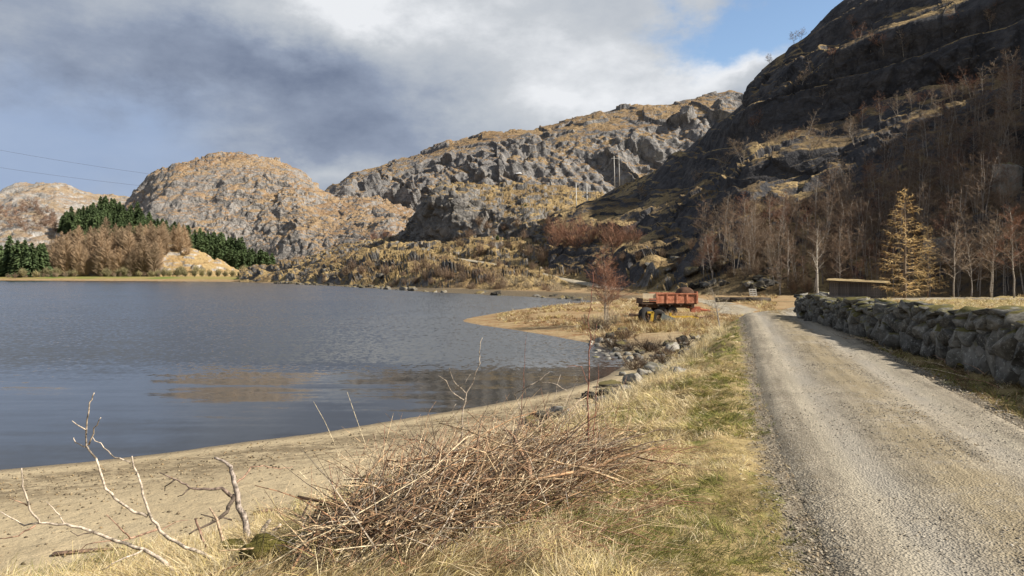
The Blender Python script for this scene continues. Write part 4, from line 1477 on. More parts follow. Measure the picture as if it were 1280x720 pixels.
random.seed(310)
gb(1246, 462, (0.95, 0.75, 0.72), 'big rounded grey boulder at the foot of the stone wall')
gb(1205, 460, (0.5, 0.4, 0.5), 'mossy olive boulder leaning at the foot of the stone wall', protos=[stone_mesh('mossy_boulder', 333, stone_material('mossy_stone', (0.16, 0.13, 0.07), (0.22, 0.19, 0.10), (0.16, 0.13, 0.03), 0.9), 1)])
gb(1274, 474, (0.5, 0.5, 0.4), 'dark boulder next to the big rounded one by the wall', protos=DST)
gb(1030, 373, (1.3, 0.9, 1.0), 'pale block of rock at the far end of the stone wall')
gb(1003, 372, (2.4, 1.0, 0.5), 'long flat pale slab by the bend of the road')
gb(968, 366, (2.2, 1.6, 1.7), 'large grey boulder below the cliff beside the bend')
gb(993, 366, (2.4, 1.6, 1.3), 'dark rounded boulder behind the bend of the road', protos=DST)
# rocks along the beach and bank
for px, py, s, lab, pr in (
    (822, 466, (1.05, 0.6, 0.42), 'long pale boulder half sunk in the grass at the beach', BST), (792, 482, (0.62, 0.5, 0.5), 'grey rock with a dark side at the edge of the bank', BST),
    (806, 472, (0.5, 0.45, 0.35), 'small grey rock between two larger ones on the beach', BST), (840, 440, (0.95, 0.6, 0.5), 'square pale rock in the bank below the tall grass', BST),
    (697, 522, (0.55, 0.42, 0.32), 'bleached white rock at the head of the brush pile', BST), (664, 540, (0.6, 0.5, 0.42), 'dark mossy rock behind the brush pile', DST),
    (676, 528, (0.65, 0.4, 0.3), 'dark wet rock under the bleached one', DST), (764, 483, (0.8, 0.5, 0.22), 'flat dark slab lying at the end of the beach', DST),
    (742, 497, (0.7, 0.4, 0.2), 'low dark stone ledge where beach and grass meet', DST), (779, 470, (0.3, 0.25, 0.18), 'small bright stone at the water end', BST)):
    gb(px, py, s, lab, protos=pr)
for px, py, s in ((780, 436, 0.8), (812, 438, 0.7), (853, 428, 0.6), (749, 414, 0.7), (778, 418, 0.8), (800, 443, 0.5), (835, 432, 0.6), (762, 424, 0.6), (826, 446, 0.5)):  # dark humps stand in for the shade under the undercut peat bank
    gb(px, py, s, 'dark hump standing in for shade under the peaty bank below the trailer', 'shade humps below the trailer', DST)
for i in range(90):
    px = rv(735, 850)
    gb(px, rv(425, 452) + (px - 735) * 0.02 + (18 if px > 790 else 0), rv(0.12, 0.42), 'small loose stone on the shore near the dark shade humps', 'loose stones on the shore', name='shore_stone', cat='stone')
random.seed(318)
bp = resample([(a, b, 0) for a, b in BANK], 0.1)
bp = bp[(bp[:, 1] > 12.5) & (bp[:, 1] < 34)]
for i in range(64):
    q = bp[int(len(bp) * random.random())]
    x, y = q[0] + rv(-0.95, 0.12), q[1] + rv(-0.3, 0.3)
    boulder((x, y, H(x, y)), rv(0.16, 0.62), 'rough stone in the line of rocks between beach and grass bank', 'rocks along the foot of the bank', random.choice([BST, BKN, DST]), sink=0.3, name='shore_stone', cat='stone')
# along the rocky shore of the knoll
sh = np.array([W2(*q) for q in ((737, 376), (690, 372.5), (634, 369.8), (590, 367.5), (540, 365.2), (480, 361.2), (420, 357.6), (375, 355.6), (340, 354))])
ll = np.concatenate([[0], np.cumsum(np.hypot(*np.diff(sh, axis=0).T))])
for i in range(80):
    s = ll[-1] * random.random() ** 1.2
    x, y = np.interp(s, ll, sh[:, 0]) + rv(-1.5, 1.5), np.interp(s, ll, sh[:, 1]) + rv(-0.5, 4.0)
    boulder((x, y, max(hz('knoll', x, y), -0.2)), rv(0.35, 1.3) * (1 + y / 260), 'grey boulder at the water line of the knoll shore', 'boulders along the knoll shore', BKN if rv(0, 1) < 0.7 else DST)
for px, py, s in [(rv(392, 480), rv(326, 348), rv(0.8, 2.6)) for _ in range(24)] + [(rv(480, 700), rv(308, 345), rv(0.6, 1.9)) for _ in range(36)] + [(rv(560, 690), rv(236, 300), rv(0.8, 2.2)) for _ in range(24)]:
    p = on_hill('knoll', px, py)
    boulder((p[0], p[1], p[2]), s, 'weathered grey boulder strewn over the knoll', 'boulders on the knoll', BKN, sink=0.4)
for px, py, s in [(rv(790, 985), rv(325, 362), rv(0.8, 2.6)) for _ in range(38)]:
    p = on_hill('cliff', px, py)
    boulder((p[0], p[1], max(p[2], H(p[0], p[1]))), s, 'fallen block in the scree at the mountain foot', 'fallen blocks at the mountain foot', BKN if rv(0, 1) < 0.5 else DST, sink=0.3)
p = on_hill('cliff', 1262, 242)
boulder((p[0], p[1], p[2]), (4.0, 3.0, 4.6), 'large lichen pale rock standing among the upper birches', sink=0.2)
p = on_hill('cliff', 1180, 330)
boulder((p[0], p[1], p[2]), (5.5, 3.0, 3.6), 'broad grey rock face between the trunks behind the larch', sink=0.2)

# ------------------------------------------------------------------ shed
M_PLANK = simple_mat('weathered_plank', (0.075, 0.073, 0.072), (0.14, 0.135, 0.13), 5.0, 0.85, 0.5, 0.01, 0.35)
M_STRAW = simple_mat('roof_turf', (0.33, 0.25, 0.13), (0.22, 0.16, 0.08), 3.0, 0.95, 0.8, 0.05)
M_DARKWOOD = simple_mat('dark_wood', (0.05, 0.04, 0.033), (0.085, 0.07, 0.055), 4.0, 0.9, 0.4, 0.02, 0.2)
A, B = np.array([31.07, 72.0]), np.array([35.5, 69.7])
ln_ = float(np.linalg.norm(B - A))
ang = math.atan2(*(B - A)[::-1])
shz = min(H(*A), H(*B)) - 0.05
shed = tagit(obj('shed', None, loc=(A[0], A[1], shz), rot=(0, 0, ang)), 'low grey plank shed with a turf roof behind the stone wall', 'shed')
random.seed(320)
np_ = 26
hA, hB = 2.62 - shz, 2.40 - shz
for i in range(np_):
    h0 = hA + (hB - hA) * (i + 0.5) / np_
    mb = MB()
    wdt = ln_ / np_
    mb.box((0, 0, h0 / 2), (wdt * 0.92, 0.03, h0 + rv(-0.04, 0.0)))
    obj('plank', mb.mesh('plank', M_PLANK), shed, loc=((i + 0.5) * wdt, -0.016 * (i % 2) - 0.02, 0), rot=(0, rv(-0.008, 0.008), 0))
for i in range(14):                                             # gable towards the bend
    h0 = hA + 0.05
    mb = MB()
    mb.box((0, 0, h0 / 2), (0.03, 2.3 / 14 * 0.92, h0))
    obj('plank', mb.mesh('plank', M_PLANK), shed, loc=(-0.02 - 0.016 * (i % 2), 0.02 + (i + 0.5) * 2.3 / 14, 0))
mb = MB()
mb.box((ln_ / 2, 1.15, (hA + hB) / 4), (ln_ - 0.1, 2.2, (hA + hB) / 2 - 0.15))
obj('inner_wall', mb.mesh('inner_wall', M_DARKWOOD), shed)
mb = MB()
v0, v1 = [], []
for x, z in ((-0.3, hA), (ln_ + 0.3, hB)):
    for y, dz in ((-0.35, -0.03), (2.6, 0.10)):
        v0.append((x, y, z + dz + 0.02)); v1.append((x, y, z + dz + 0.10))
mb.add(v0 + v1, [(0, 2, 3, 1), (4, 5, 7, 6), (0, 4, 6, 2), (1, 3, 7, 5), (0, 1, 5, 4), (2, 6, 7, 3)])
roof = obj('roof', mb.mesh('roof', M_DARKWOOD), shed)
nx_, ny_ = 44, 14
gx, gy = np.meshgrid(np.linspace(-0.25, ln_ + 0.25, nx_), np.linspace(-0.3, 2.55, ny_), indexing='ij')
gz = hA + (hB - hA) * gx / ln_ + 0.10 + (gy + 0.35) / 2.95 * 0.13 + 0.09 * (0.6 + fbm(gx, gy, gx * 0, 1.4, 4)) * smooth01(gy, -0.3, 0.0)
ix = np.arange(nx_ * ny_).reshape(nx_, ny_)
q = np.stack([ix[:-1, :-1], ix[1:, :-1], ix[1:, 1:], ix[:-1, 1:]], -1).reshape(-1, 4)
obj('turf', mesh_np('turf', np.stack([gx, gy, gz], -1).reshape(-1, 3), q, M_STRAW, True), roof)
mb = MB()
mb.box((1.0, -0.10, 0.18), (2.6, 0.14, 0.36))
obj('stone_plinth', mb.mesh('stone_plinth', M_BOULDER), shed)

# ------------------------------------------------------------------ trailer and rusty machines
M_ORANGE = simple_mat('orange_paint', (0.56, 0.24, 0.14), (0.33, 0.12, 0.065), 5.0, 0.7, 0.25, 0.01, 0.12)
M_CREAM = simple_mat('cream_board', (0.62, 0.52, 0.36), (0.50, 0.40, 0.26), 4.0, 0.8, 0.2, 0.01)
M_RUBBER = simple_mat('tyre_rubber', (0.022, 0.021, 0.02), (0.04, 0.037, 0.034), 9.0, 0.85, 0.3, 0.01)
M_RIM = simple_mat('dusty_rim', (0.32, 0.22, 0.14), (0.20, 0.13, 0.08), 6.0, 0.8, 0.2, 0.01)
M_STEEL = simple_mat('rusty_steel', (0.07, 0.05, 0.04), (0.13, 0.075, 0.045), 6.0, 0.8, 0.3, 0.01)
M_YELLOW = simple_mat('yellow_paint', (0.62, 0.42, 0.05), (0.45, 0.27, 0.04), 6.0, 0.65, 0.2, 0.01)
M_SOIL = simple_mat('dark_soil', (0.060, 0.034, 0.022), (0.10, 0.055, 0.035), 4.0, 0.95, 0.8, 0.05)
M_REDP = simple_mat('red_paint', (0.42, 0.14, 0.075), (0.28, 0.09, 0.055), 5.0, 0.7, 0.2, 0.01)


def tyre_mesh(R, r, wd):
    n, k = 28, 10
    v, f = [], []
    for i in range(n):
        a = 2 * math.pi * i / n
        for j in range(k):
            b = 2 * math.pi * j / k
            cr_, sr_ = math.cos(b), math.sin(b)
            cr_ = math.copysign(abs(cr_) ** 0.6, cr_)
            sr_ = math.copysign(abs(sr_) ** 0.6, sr_)
            rad = R - r + r * cr_ + (0.012 if (i % 2 and cr_ > 0.5) else 0)
            v.append((math.cos(a) * rad, sr_ * wd / 2, math.sin(a) * rad))
    for i in range(n):
        for j in range(k):
            f.append((i * k + j, i * k + (j + 1) % k, ((i + 1) % n) * k + (j + 1) % k, ((i + 1) % n) * k + j))
    return mesh_np('tyre', np.array(v), np.array(f), M_RUBBER, True)


def rim_mesh(R, wd, mat):
    mb = MB()
    mb.cyl((0, 0, 0), (0, 1, 0), R, wd * 0.5, 18)
    mb.cyl((0, -wd * 0.27, 0), (0, 1, 0), R * 0.45, wd * 0.14, 10)
    for k in range(5):
        a = 6.283 * k / 5
        mb.cyl((math.cos(a) * R * 0.65, -wd * 0.26, math.sin(a) * R * 0.65), (0, 1, 0), R * 0.09, wd * 0.1, 6)
    return mb.mesh('rim', mat)


def wheel(parent, loc, R, wd, rimmat, rot=None):
    wq = obj('wheel', None, parent, loc=loc, rot=rot)
    obj('tyre', tyre_mesh(R, R * 0.36, wd), wq)
    obj('rim', rim_mesh(R * 0.62, wd, rimmat), wq)
    return wq


TD = 46.0
tx0, tx1 = (803 - 640) / F * TD, (872 - 640) / F * TD
tlen = tx1 - tx0
tg = min(H(tx0 + 1.4, TD), H(tx0 + 2.4, TD), H(tx0 + 2.0, TD + 1.5))
trailer = tagit(obj('tipping_trailer', None, loc=(tx0, TD, tg), rot=(0, 0, 0.03)), 'faded orange tipping trailer with ribbed sides parked by the shore', 'trailer')
zt, zb = CZ - 25.0 / F * TD - tg, CZ - 36.0 / F * TD - tg       # top and bottom of the side
mb = MB()
mb.box((tlen / 2, 1.0, zb - 0.03), (tlen, 2.0, 0.08))
mb.box((tlen / 2, 0.45, zb - 0.2), (tlen * 0.96, 0.12, 0.22))
mb.box((tlen / 2, 1.55, zb - 0.2), (tlen * 0.96, 0.12, 0.22))
for k in range(5): mb.box((0.3 + k * (tlen - 0.6) / 4, 1.0, zb - 0.13), (0.09, 1.96, 0.10))
obj('chassis', mb.mesh('chassis', M_STEEL), trailer)
sx0 = tlen * 0.265
pw = (tlen - sx0) / 4
for yv in (0.0, 2.0):
    for k in range(4):
        mb = MB()
        mb.box((sx0 + (k + 0.5) * pw, yv, (zt + zb) / 2), (pw - 0.10, 0.03, zt - zb))
        obj('side_panel', mb.mesh('side_panel', M_ORANGE), trailer)
    for k in range(5):
        mb = MB()
        mb.box((sx0 + k * pw, yv - (0.02 if yv == 0 else -0.02), (zt + zb) / 2), (0.10, 0.09, zt - zb + 0.03))
        obj('rib', mb.mesh('rib', M_ORANGE), trailer)
    mb = MB()
    mb.box((sx0 + 2 * pw, yv - (0.01 if yv == 0 else -0.01), zt + 0.04), (4 * pw + 0.1, 0.11, 0.07))
    obj('top_rail', mb.mesh('top_rail', M_ORANGE), trailer)
mb = MB()
mb.box((sx0 / 2 - 0.02, 0.02, zt - 0.10), (sx0 - 0.08, 0.04, (zt - zb) * 0.55))
tagit(obj('end_board', mb.mesh('end_board', M_CREAM), trailer), 'pale cream board at the rear of the orange side')
mb = MB()
mb.box((0.03, 1.0, zb + (zt - zb) * 0.28), (0.05, 1.9, (zt - zb) * 0.5))
obj('tailgate', mb.mesh('tailgate', M_STEEL), trailer)
mb = MB()
mb.box((tlen - 0.02, 1.0, (zt + zb) / 2 + 0.08), (0.06, 2.06, zt - zb + 0.2), Matrix.Rotation(0.06, 3, 'Y'))
obj('front_board', mb.mesh('front_board', M_ORANGE), trailer)
gx, gy = np.meshgrid(np.linspace(0.05, tlen - 0.08, 40), np.linspace(0.05, 1.95, 18), indexing='ij')
gz = zb + 0.15 + (zt - zb + 0.28) * np.exp(-((gx - tlen * 0.84) / 0.62) ** 4) * np.exp(-((gy - 1.0) / 0.95) ** 4) + 0.05 * fbm(gx, gy, gx * 0, 2.5, 4)
ix = np.arange(gx.size).reshape(gx.shape)
q = np.stack([ix[:-1, :-1], ix[1:, :-1], ix[1:, 1:], ix[:-1, 1:]], -1).reshape(-1, 4)
tagit(obj('soil_heap', mesh_np('soil_heap', np.stack([gx + tx0, gy + TD, gz + tg], -1).reshape(-1, 3), q, M_SOIL, True)), 'heap of dark brown soil loaded in the orange trailer', 'soil')
WR = (zb - 0.10) / 2 * 0.98
WR = 0.33
for yv in (0.25, 1.75):
    for k, xx in enumerate((828, 841.5)):
        wheel(trailer, ((xx - 640) / F * TD - tx0, yv, WR), WR, 0.26, M_RIM, (0, 0, 0 if yv < 1 else math.pi))
mb = MB()
mb.tube([(tlen - 0.5, 1.0, zb - 0.25), (tlen + 0.5, 1.0, zb - 0.45), (tlen + 1.1, 1.0, 0.35)], [0.09, 0.08, 0.06], 6)
mb.tube([(tlen - 0.5, 0.4, zb - 0.25), (tlen + 0.5, 1.0, zb - 0.45)], 0.06, 6)
mb.box((tlen + 0.05, 0.6, 0.45), (0.6, 0.3, 0.35))
obj('drawbar', mb.mesh('drawbar', M_REDP), trailer)

# black wheeled implement in the grass in front of the trailer
MD = 41.5
mx0 = (796 - 640) / F * MD
mg = H(mx0 + 0.6, MD)
imp = tagit(obj('farm_implement', None, loc=(mx0, MD, mg)), 'derelict implement on fat black tyres with a yellow bracket', 'machine')
wheel(imp, (0.52, 0.0, 0.43), 0.46, 0.34, M_STEEL, (0, 0, 0.5))
wheel(imp, (1.22, 0.1, 0.40), 0.42, 0.32, M_RIM, (0.1, 0, 0.15))
wheel(imp, (0.75, 1.3, 0.43), 0.46, 0.34, M_STEEL, (0, 0, 0.3))
mb = MB()
mb.box((0.82, -0.22, 0.42), (0.16, 0.10, 0.52), Matrix.Rotation(0.15, 3, 'Y'))
mb.box((0.72, -0.22, 0.66), (0.34, 0.10, 0.10))
obj('bracket', mb.mesh('bracket', M_YELLOW), imp)
mb = MB()
mb.tube([(-0.3, 0.3, 0.5), (0.9, 0.5, 0.5), (2.0, 0.3, 0.25)], 0.07, 6)
mb.tube([(0.6, -0.1, 0.42), (0.9, 1.4, 0.42)], 0.05, 6)
mb.box((-0.22, 0.2, 0.50), (0.3, 0.4, 0.16))
obj('frame', mb.mesh('frame', M_STEEL), imp)
mb = MB()
mb.box((1.75, -0.15, 0.27), (0.85, 0.05, 0.42), Matrix.Rotation(0.35, 3, 'Y') @ Matrix.Rotation(-0.5, 3, 'X'))
obj('cover_plate', mb.mesh('cover_plate', simple_mat('dull_green_steel', (0.035, 0.04, 0.032), (0.06, 0.062, 0.05), 5.0, 0.6, 0.2, 0.01)), imp)
# yellow beam and scrap
p = P(855, 393, 43)
bz = H(p[0], p[1])
mb = MB()
mb.box((0, 0, 0.16), (1.75, 0.12, 0.14)); mb.box((-0.8, 0, 0.26), (0.12, 0.2, 0.3)); mb.box((0.75, 0, 0.10), (0.10, 0.16, 0.2))
tagit(obj('steel_beam', mb.mesh('steel_beam', M_YELLOW), loc=(p[0], p[1], bz)), 'yellow steel beam lying in the grass before the trailer', 'beam')
p = P(882, 393, 42)
mb = MB()
random.seed(331)
for k in range(7): mb.tube([(rv(-.6, .6), rv(-.3, .3), rv(0.05, .2)), (rv(-.6, .6), rv(-.3, .3), rv(.1, .4)), (rv(-.7, .7), rv(-.3, .3), rv(0.05, .3))], 0.035, 5)
tagit(obj('harrow', mb.mesh('harrow', M_RIM), loc=(p[0], p[1], H(p[0], p[1]))), 'tangle of rusty pinkish harrow bars beside the yellow beam', 'harrow')
# dark logs by the track
random.seed(340)
for px, py, L_, lab in ((912, 376, 2.6, 'short dark log nearest the orange trailer beside the track'), (936, 375.5, 3.4, 'long dark log lying before the bend of the road'), (948, 374, 2.2, 'thick dark log end beside the road bend')):
    d = 66.0
    x = (px - 640) / F * d
    mb = MB()
    mb.tube([(-L_ / 2, 0, 0), (0, rv(-.05, .05), rv(0, .05)), (L_ / 2, rv(-.1, .1), 0)], [0.26, 0.24, 0.2], 9)
    tagit(obj('log', mb.mesh('log', M_DARKWOOD, True), loc=(x, d, H(x, d) + 0.2), rot=(0, 0, rv(-.15, .15))), lab, 'log')
M_POLE0 = simple_mat('pallet_wood', (0.20, 0.185, 0.165), (0.27, 0.25, 0.22), 4.0, 0.85, 0.2, 0.01)
# pale pallet leaning below the cliff
p = P(942, 362, 82)
pal = tagit(obj('pallet', None, loc=(p[0], p[1], max(H(p[0], p[1]), 0.9)), rot=(-0.3, 0, 0.2)), 'grey wooden pallet leaning on rocks at the mountain foot', 'pallet')
for k in range(4):
    mb = MB(); mb.box((0, 0, 0.08 + k * 0.22), (0.9, 0.025, 0.11)); obj('slat', mb.mesh('slat', M_POLE0), pal)
for k in range(3):
    mb = MB(); mb.box((-0.4 + k * 0.4, 0.05, 0.42), (0.08, 0.07, 0.84)); obj('bearer', mb.mesh('bearer', M_POLE0), pal)

# ------------------------------------------------------------------ power line
M_POLE = simple_mat('grey_pole', (0.46, 0.44, 0.40), (0.56, 0.54, 0.50), 1.0, 0.85, 0)
M_WIRE = simple_mat('wire', (0.10, 0.10, 0.11), (0.12, 0.12, 0.13), 1.0, 0.6, 0)


def pylon(pa, pb, top_a, base_a, top_b, base_b, d, arm, label):
    a0, a1, b0, b1 = P(pa, base_a, d), P(pa - 1, top_a, d), P(pb, base_b, d + 1), P(pb - 1, top_b, d + 1)
    root = tagit(obj('power_pylon', None, loc=tuple(a0)), label, 'pylon', None)
    o = Vector(a0)
    for s, e in ((a0, a1), (b0, b1)):
        mb = MB(); mb.tube([Vector(s) - o - Vector((0, 0, 2)), Vector(e) - o], [0.17, 0.11], 8); obj('pole', mb.mesh('pole', M_POLE, True), root)
    l, r = P(arm[0], arm[2], d + 0.5), P(arm[1], arm[2], d + 0.5)
    mb = MB(); mb.tube([Vector(l) - o, Vector(r) - o], 0.09, 6); obj('crossarm', mb.mesh('crossarm', M_POLE), root)
    tips = []
    for k in (0.02, 0.5, 0.98):
        q = Vector(l).lerp(Vector(r), k)
        mb = MB(); mb.tube([q - o, q - o - Vector((0, 0, 0.9))], [0.05, 0.09], 6); obj('insulator', mb.mesh('insulator', M_WIRE), root)
        tips.append(q - Vector((0, 0, 0.9)))
    return tips


t1 = pylon(721, 734.5, 229, 278, 229, 276, 228.0, (712, 745, 239), 'lower pair of pale power poles joined by a crossarm above the scrub')
t2 = pylon(768.5, 774.5, 195, 230, 194, 226, 300.0, (764, 779, 198), 'upper pair of pale power poles against the back ridge')


def wire(a, b, sag, label, r=0.03):
    a, b = Vector(a), Vector(b)
    pts = [a.lerp(b, i / 40) - Vector((0, 0, sag * 4 * (i / 40) * (1 - i / 40))) for i in range(41)]
    o = a.copy()
    mb = MB(); mb.tube([q - o for q in pts], r, 4)
    return tagit(obj('power_line', mb.mesh('power_line', M_WIRE), loc=tuple(o)), label, 'power line', 'power lines')


for k, (ly, lab) in enumerate(((92, 'upper power line sagging across the sky over the lake'), (128, 'lower power line sagging across the sky over the lake'))):
    wire(t1[k], P(-420, ly, 165), 9.5, lab, 0.028)
for k in range(2): wire(t1[k * 2], t2[k * 2], 1.5, 'power line running between the two pairs of poles', 0.02)
# snow patches on the ridge
M_SNOW = simple_mat('snow', (0.8, 0.82, 0.85), (0.7, 0.72, 0.76), 1.0, 0.7, 0)
for px, py, w_, h_s in ((592, 206, 2.4, 5.0), (648, 218, 6.0, 1.8)):
    p = on_hill('ridge', px, py)
    me = stone_mesh('snow_patch', int(px), M_SNOW, 1)
    tagit(obj('snow_patch', me, loc=(p[0], p[1] - 0.5, p[2] + 0.5), scale=(w_, 7.0, h_s)), ('narrow' if w_ < 5 else 'wide flat') + ' leftover snow patch high on the back ridge', 'snow')

# ------------------------------------------------------------------ grass, canes, twigs, pebbles
M_GRASS = tint_mat('dry_grass', 0.75, 12.0, 0.25, 0.25)
M_STICK = tint_mat('sticks', 0.85, 28.0, 0.75)
M_PEBBLE = tint_mat('pebbles', 0.95, 25.0, 0.3)


def blades(name, C, n_per, seg, lens, lean, spread, wid, cols, label, flat=0.5, parent=None, elev=(0.35, 1.1)):
    """C: clump centres (x,y,z); lens/lean/cols per clump; each blade a bent strip"""
    m = len(C)
    N = int(n_per * m)
    ci = rng.integers(0, m, N)
    a = lean[ci] + rng.normal(size=N) * spread
    L_ = lens[ci] * (0.55 + 0.75 * rng.random(N))
    e0 = elev[0] + (elev[1] - elev[0]) * rng.random(N)
    rad = 0.30 * lens[ci] * np.sqrt(rng.random(N)) + 0.02
    ph = rng.random(N) * 6.283
    base = C[ci] + np.stack([np.cos(ph) * rad, np.sin(ph) * rad, -0.02 + 0 * rad], 1)
    w_ = wid[ci] * (0.6 + 0.8 * rng.random(N))
    h = np.stack([np.cos(a), np.sin(a)], 1)
    pts = [base]
    e = e0
    for s in range(seg):
        st = L_ / seg
        pts.append(pts[-1] + np.stack([h[:, 0] * np.cos(e) * st, h[:, 1] * np.cos(e) * st, np.sin(e) * st], 1))
        e = e - flat * (0.6 + 0.8 * rng.random(N)) * (2.0 / seg)
        e = np.maximum(e, -0.7)
    tw = rng.normal(size=N) * 0.6
    sd = np.stack([-h[:, 1] * np.cos(tw), h[:, 0] * np.cos(tw), np.sin(tw)], 1)
    V, k = [], np.linspace(1, 0.25, seg + 1)
    for i in range(seg + 1):
        o = sd * (w_ * 0.5 * k[i])[:, None]
        V += [pts[i] - o, pts[i] + o]
    V = np.stack(V, 1)
    nv = 2 * (seg + 1)
    # keep blades from lying below the ground they lean over
    b = np.arange(N)[:, None] * nv
    Fq = np.concatenate([b + np.array([[2 * i, 2 * i + 1, 2 * i + 3, 2 * i + 2]]) for i in range(seg)], 0)
    col = cols[ci] * (0.72 + 0.56 * rng.random(N))[:, None]
    col = np.repeat(col, nv, axis=0)
    me = mesh_np(name, V.reshape(-1, 3), Fq, M_GRASS, False, {'tint': col})
    o = obj(name, me, parent)
    if label: tagit(o, label, 'grass', kind='stuff')
    return o


STRAW = np.array([(0.58, 0.47, 0.27), (0.48, 0.37, 0.195), (0.66, 0.56, 0.36), (0.36, 0.255, 0.13), (0.54, 0.44, 0.19)])
GREEN = np.array([(0.20, 0.20, 0.055), (0.27, 0.245, 0.07), (0.13, 0.145, 0.04)])


def clumps(n, d0, d1, u0=-0.80, u1=0.80, test=None):
    d = d0 * (d1 / d0) ** rng.random(n * 3)
    u = u0 + (u1 - u0) * rng.random(n * 3)
    x = u * d
    h, sd, sb, rd = Hfull(x, d)
    ok = test(x, d, sd, sb, rd)
    i = np.nonzero(ok)[0][:n]
    return x[i], d[i], h[i], sd[i], sb[i], rd[i]


def dress(x, y, sb, rd, greenbias=0.0):
    n = len(x)
    g = fbm(x, y, x * 0, 0.55, 3) + 0.5 * fbm(x, y, x * 0 + 4, 2.0, 2) + greenbias + 0.35 * (rd < 2.3)
    col = STRAW[rng.integers(0, len(STRAW), n)]
    gm = smooth01(g, 0.05, 0.45) * 0.75
    gc = GREEN[rng.integers(0, len(GREEN), n)]
    take = rng.random(n) < gm
    return np.where(take[:, None], gc, col)


bank_ok = lambda x, y, sd, sb, rd: (sb > -0.15 + 0.25 * rng.normal(size=len(x))) & (rd > 1.62 + 0.16 * rng.normal(size=len(x))) & (x < np.interp(y, RL_D, RL_X) + 0.4)
for nm, n, d0, d1, npc, seg, lm, wm in (('grass', 9500, 3.0, 8.0, 16, 2, 1.0, 0.0046), ('grass', 6500, 8.0, 17.0, 14, 2, 1.15, 0.008), ('grass', 4000, 17.0, 46.0, 13, 2, 1.35, 0.015)):
    x, y, z, sd, sb, rd = clumps(n, d0, d1, -0.75, 0.5, bank_ok)
    tall = smooth01(rd, 1.7, 3.4)
    lens = (0.085 + 0.13 * tall * (0.4 + 1.0 * rng.random(len(x)))) * lm
    lean = fbm(x, y, x * 0, 0.9, 2) * 7.0 + 2.2 + 0.7 * rng.normal(size=len(x))
    blades(nm, np.stack([x, y, z], 1), npc, seg, lens, lean, 0.6, np.full(len(x), wm), dress(x, y, sb, rd, 0.05) * (0.75 + 0.5 * rng.random(len(x)))[:, None],
           {3.0: 'matted dry yellow grass on the bank nearest the road edge', 8.0: 'straw coloured grass on the bank beyond the brush pile', 17.0: 'pale dry grass on the far part of the bank'}[d0])
# taller uncut straw along the top of the beach
x, y, z, sd, sb, rd = clumps(900, 12.0, 38.0, -0.1, 0.4, lambda x, y, sd, sb, rd: (sb > 0.15) & (sb < 1.4) & (rd > 2.0))
blades('tall_grass', np.stack([x, y, z], 1), 22, 3, 0.26 + 0.18 * rng.random(len(x)), rng.random(len(x)) * 6.28, 0.9, np.full(len(x), 0.010), STRAW[rng.integers(0, 3, len(x))], 'upright tufts of straw along the edge of the beach', 0.35, None, (0.8, 1.45))
# near left tufts round the stump
x, y, z, sd, sb, rd = clumps(200, 5.0, 9.5, -0.75, -0.1, lambda x, y, sd, sb, rd: (sb > -0.3) & (sb < 1.0))
blades('tall_grass', np.stack([x, y, z], 1), 26, 4, 0.12 + 0.16 * rng.random(len(x)), rng.random(len(x)) * 6.28, 1.2, np.full(len(x), 0.0042), dress(x, y, sb, rd, 0.0), 'loose straw and green tufts around the dead branches', 0.5, None, (0.5, 1.4))
# verge between road and wall, and the field behind
x, y, z, sd, sb, rd = clumps(2600, 5.5, 34.0, 0.2, 0.8, lambda x, y, sd, sb, rd: (rd > 1.55) & (sb > 4) & (x > np.interp(y, RL_D, RL_X) + 2.0) & (seg_dist(x, y, WALL)[1] < 0))
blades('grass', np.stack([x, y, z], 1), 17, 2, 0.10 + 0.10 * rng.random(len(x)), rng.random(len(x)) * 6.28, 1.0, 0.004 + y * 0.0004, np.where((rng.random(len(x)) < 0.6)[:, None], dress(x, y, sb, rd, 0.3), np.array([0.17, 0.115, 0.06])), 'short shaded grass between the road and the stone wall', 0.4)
x, y, z, sd, sb, rd = clumps(3200, 9.0, 68.0, 0.3, 1.0, lambda x, y, sd, sb, rd: (sb > 4) & (rd > 2.2) & (seg_dist(x, y, WALL)[1] > 0) & (seg_dist(x, y, WALL)[0] > 0.4))
blades('grass', np.stack([x, y, z], 1), 10, 2, 0.22 + 0.15 * rng.random(len(x)), rng.random(len(x)) * 6.28, 1.0, 0.006 + y * 0.0006, STRAW[rng.integers(0, 5, len(x))], 'bleached grass of the field behind the stone wall', 0.4)
# rough grass in the yard by the trailer
x, y, z, sd, sb, rd = clumps(3200, 24.0, 100.0, -0.02, 0.36, lambda x, y, sd, sb, rd: (sb < 0.5) & (sd > 1.2 + 1.5 * rng.random(len(x))) & (rd > 2.0) & (fbm(x, y, x * 0, 0.25, 3) > -0.12) & (np.abs(seg_dist(x, y, [(q[0], q[1]) for q in TRACK])[0]) > 1.7))
blades('grass', np.stack([x, y, z], 1), 12, 2, 0.20 + 0.22 * rng.random(len(x)), rng.random(len(x)) * 6.28, 1.0, 0.004 + y * 0.0005, np.where((rng.random(len(x)) < 0.35)[:, None], np.array([0.25, 0.15, 0.07]), STRAW[rng.integers(0, 5, len(x))]), 'rough tawny grass around the orange trailer', 0.4)
x, y, z, sd, sb, rd = clumps(300, 37.0, 46.2, 0.14, 0.28, lambda x, y, sd, sb, rd: (rd > 2.0) & (sd > 2.0) & ((y < 41.0) | (y > 42.8)) & (y < 45.6))
blades('tall_grass', np.stack([x, y, z], 1), 20, 2, 0.26 + 0.24 * rng.random(len(x)), rng.random(len(x)) * 6.28, 0.9, np.full(len(x), 0.020), np.where((rng.random(len(x)) < 0.4)[:, None], np.array([0.30, 0.19, 0.09]), STRAW[rng.integers(0, 5, len(x))]), 'tall dead grass round the wheels of the orange trailer', 0.35, None, (0.8, 1.45))
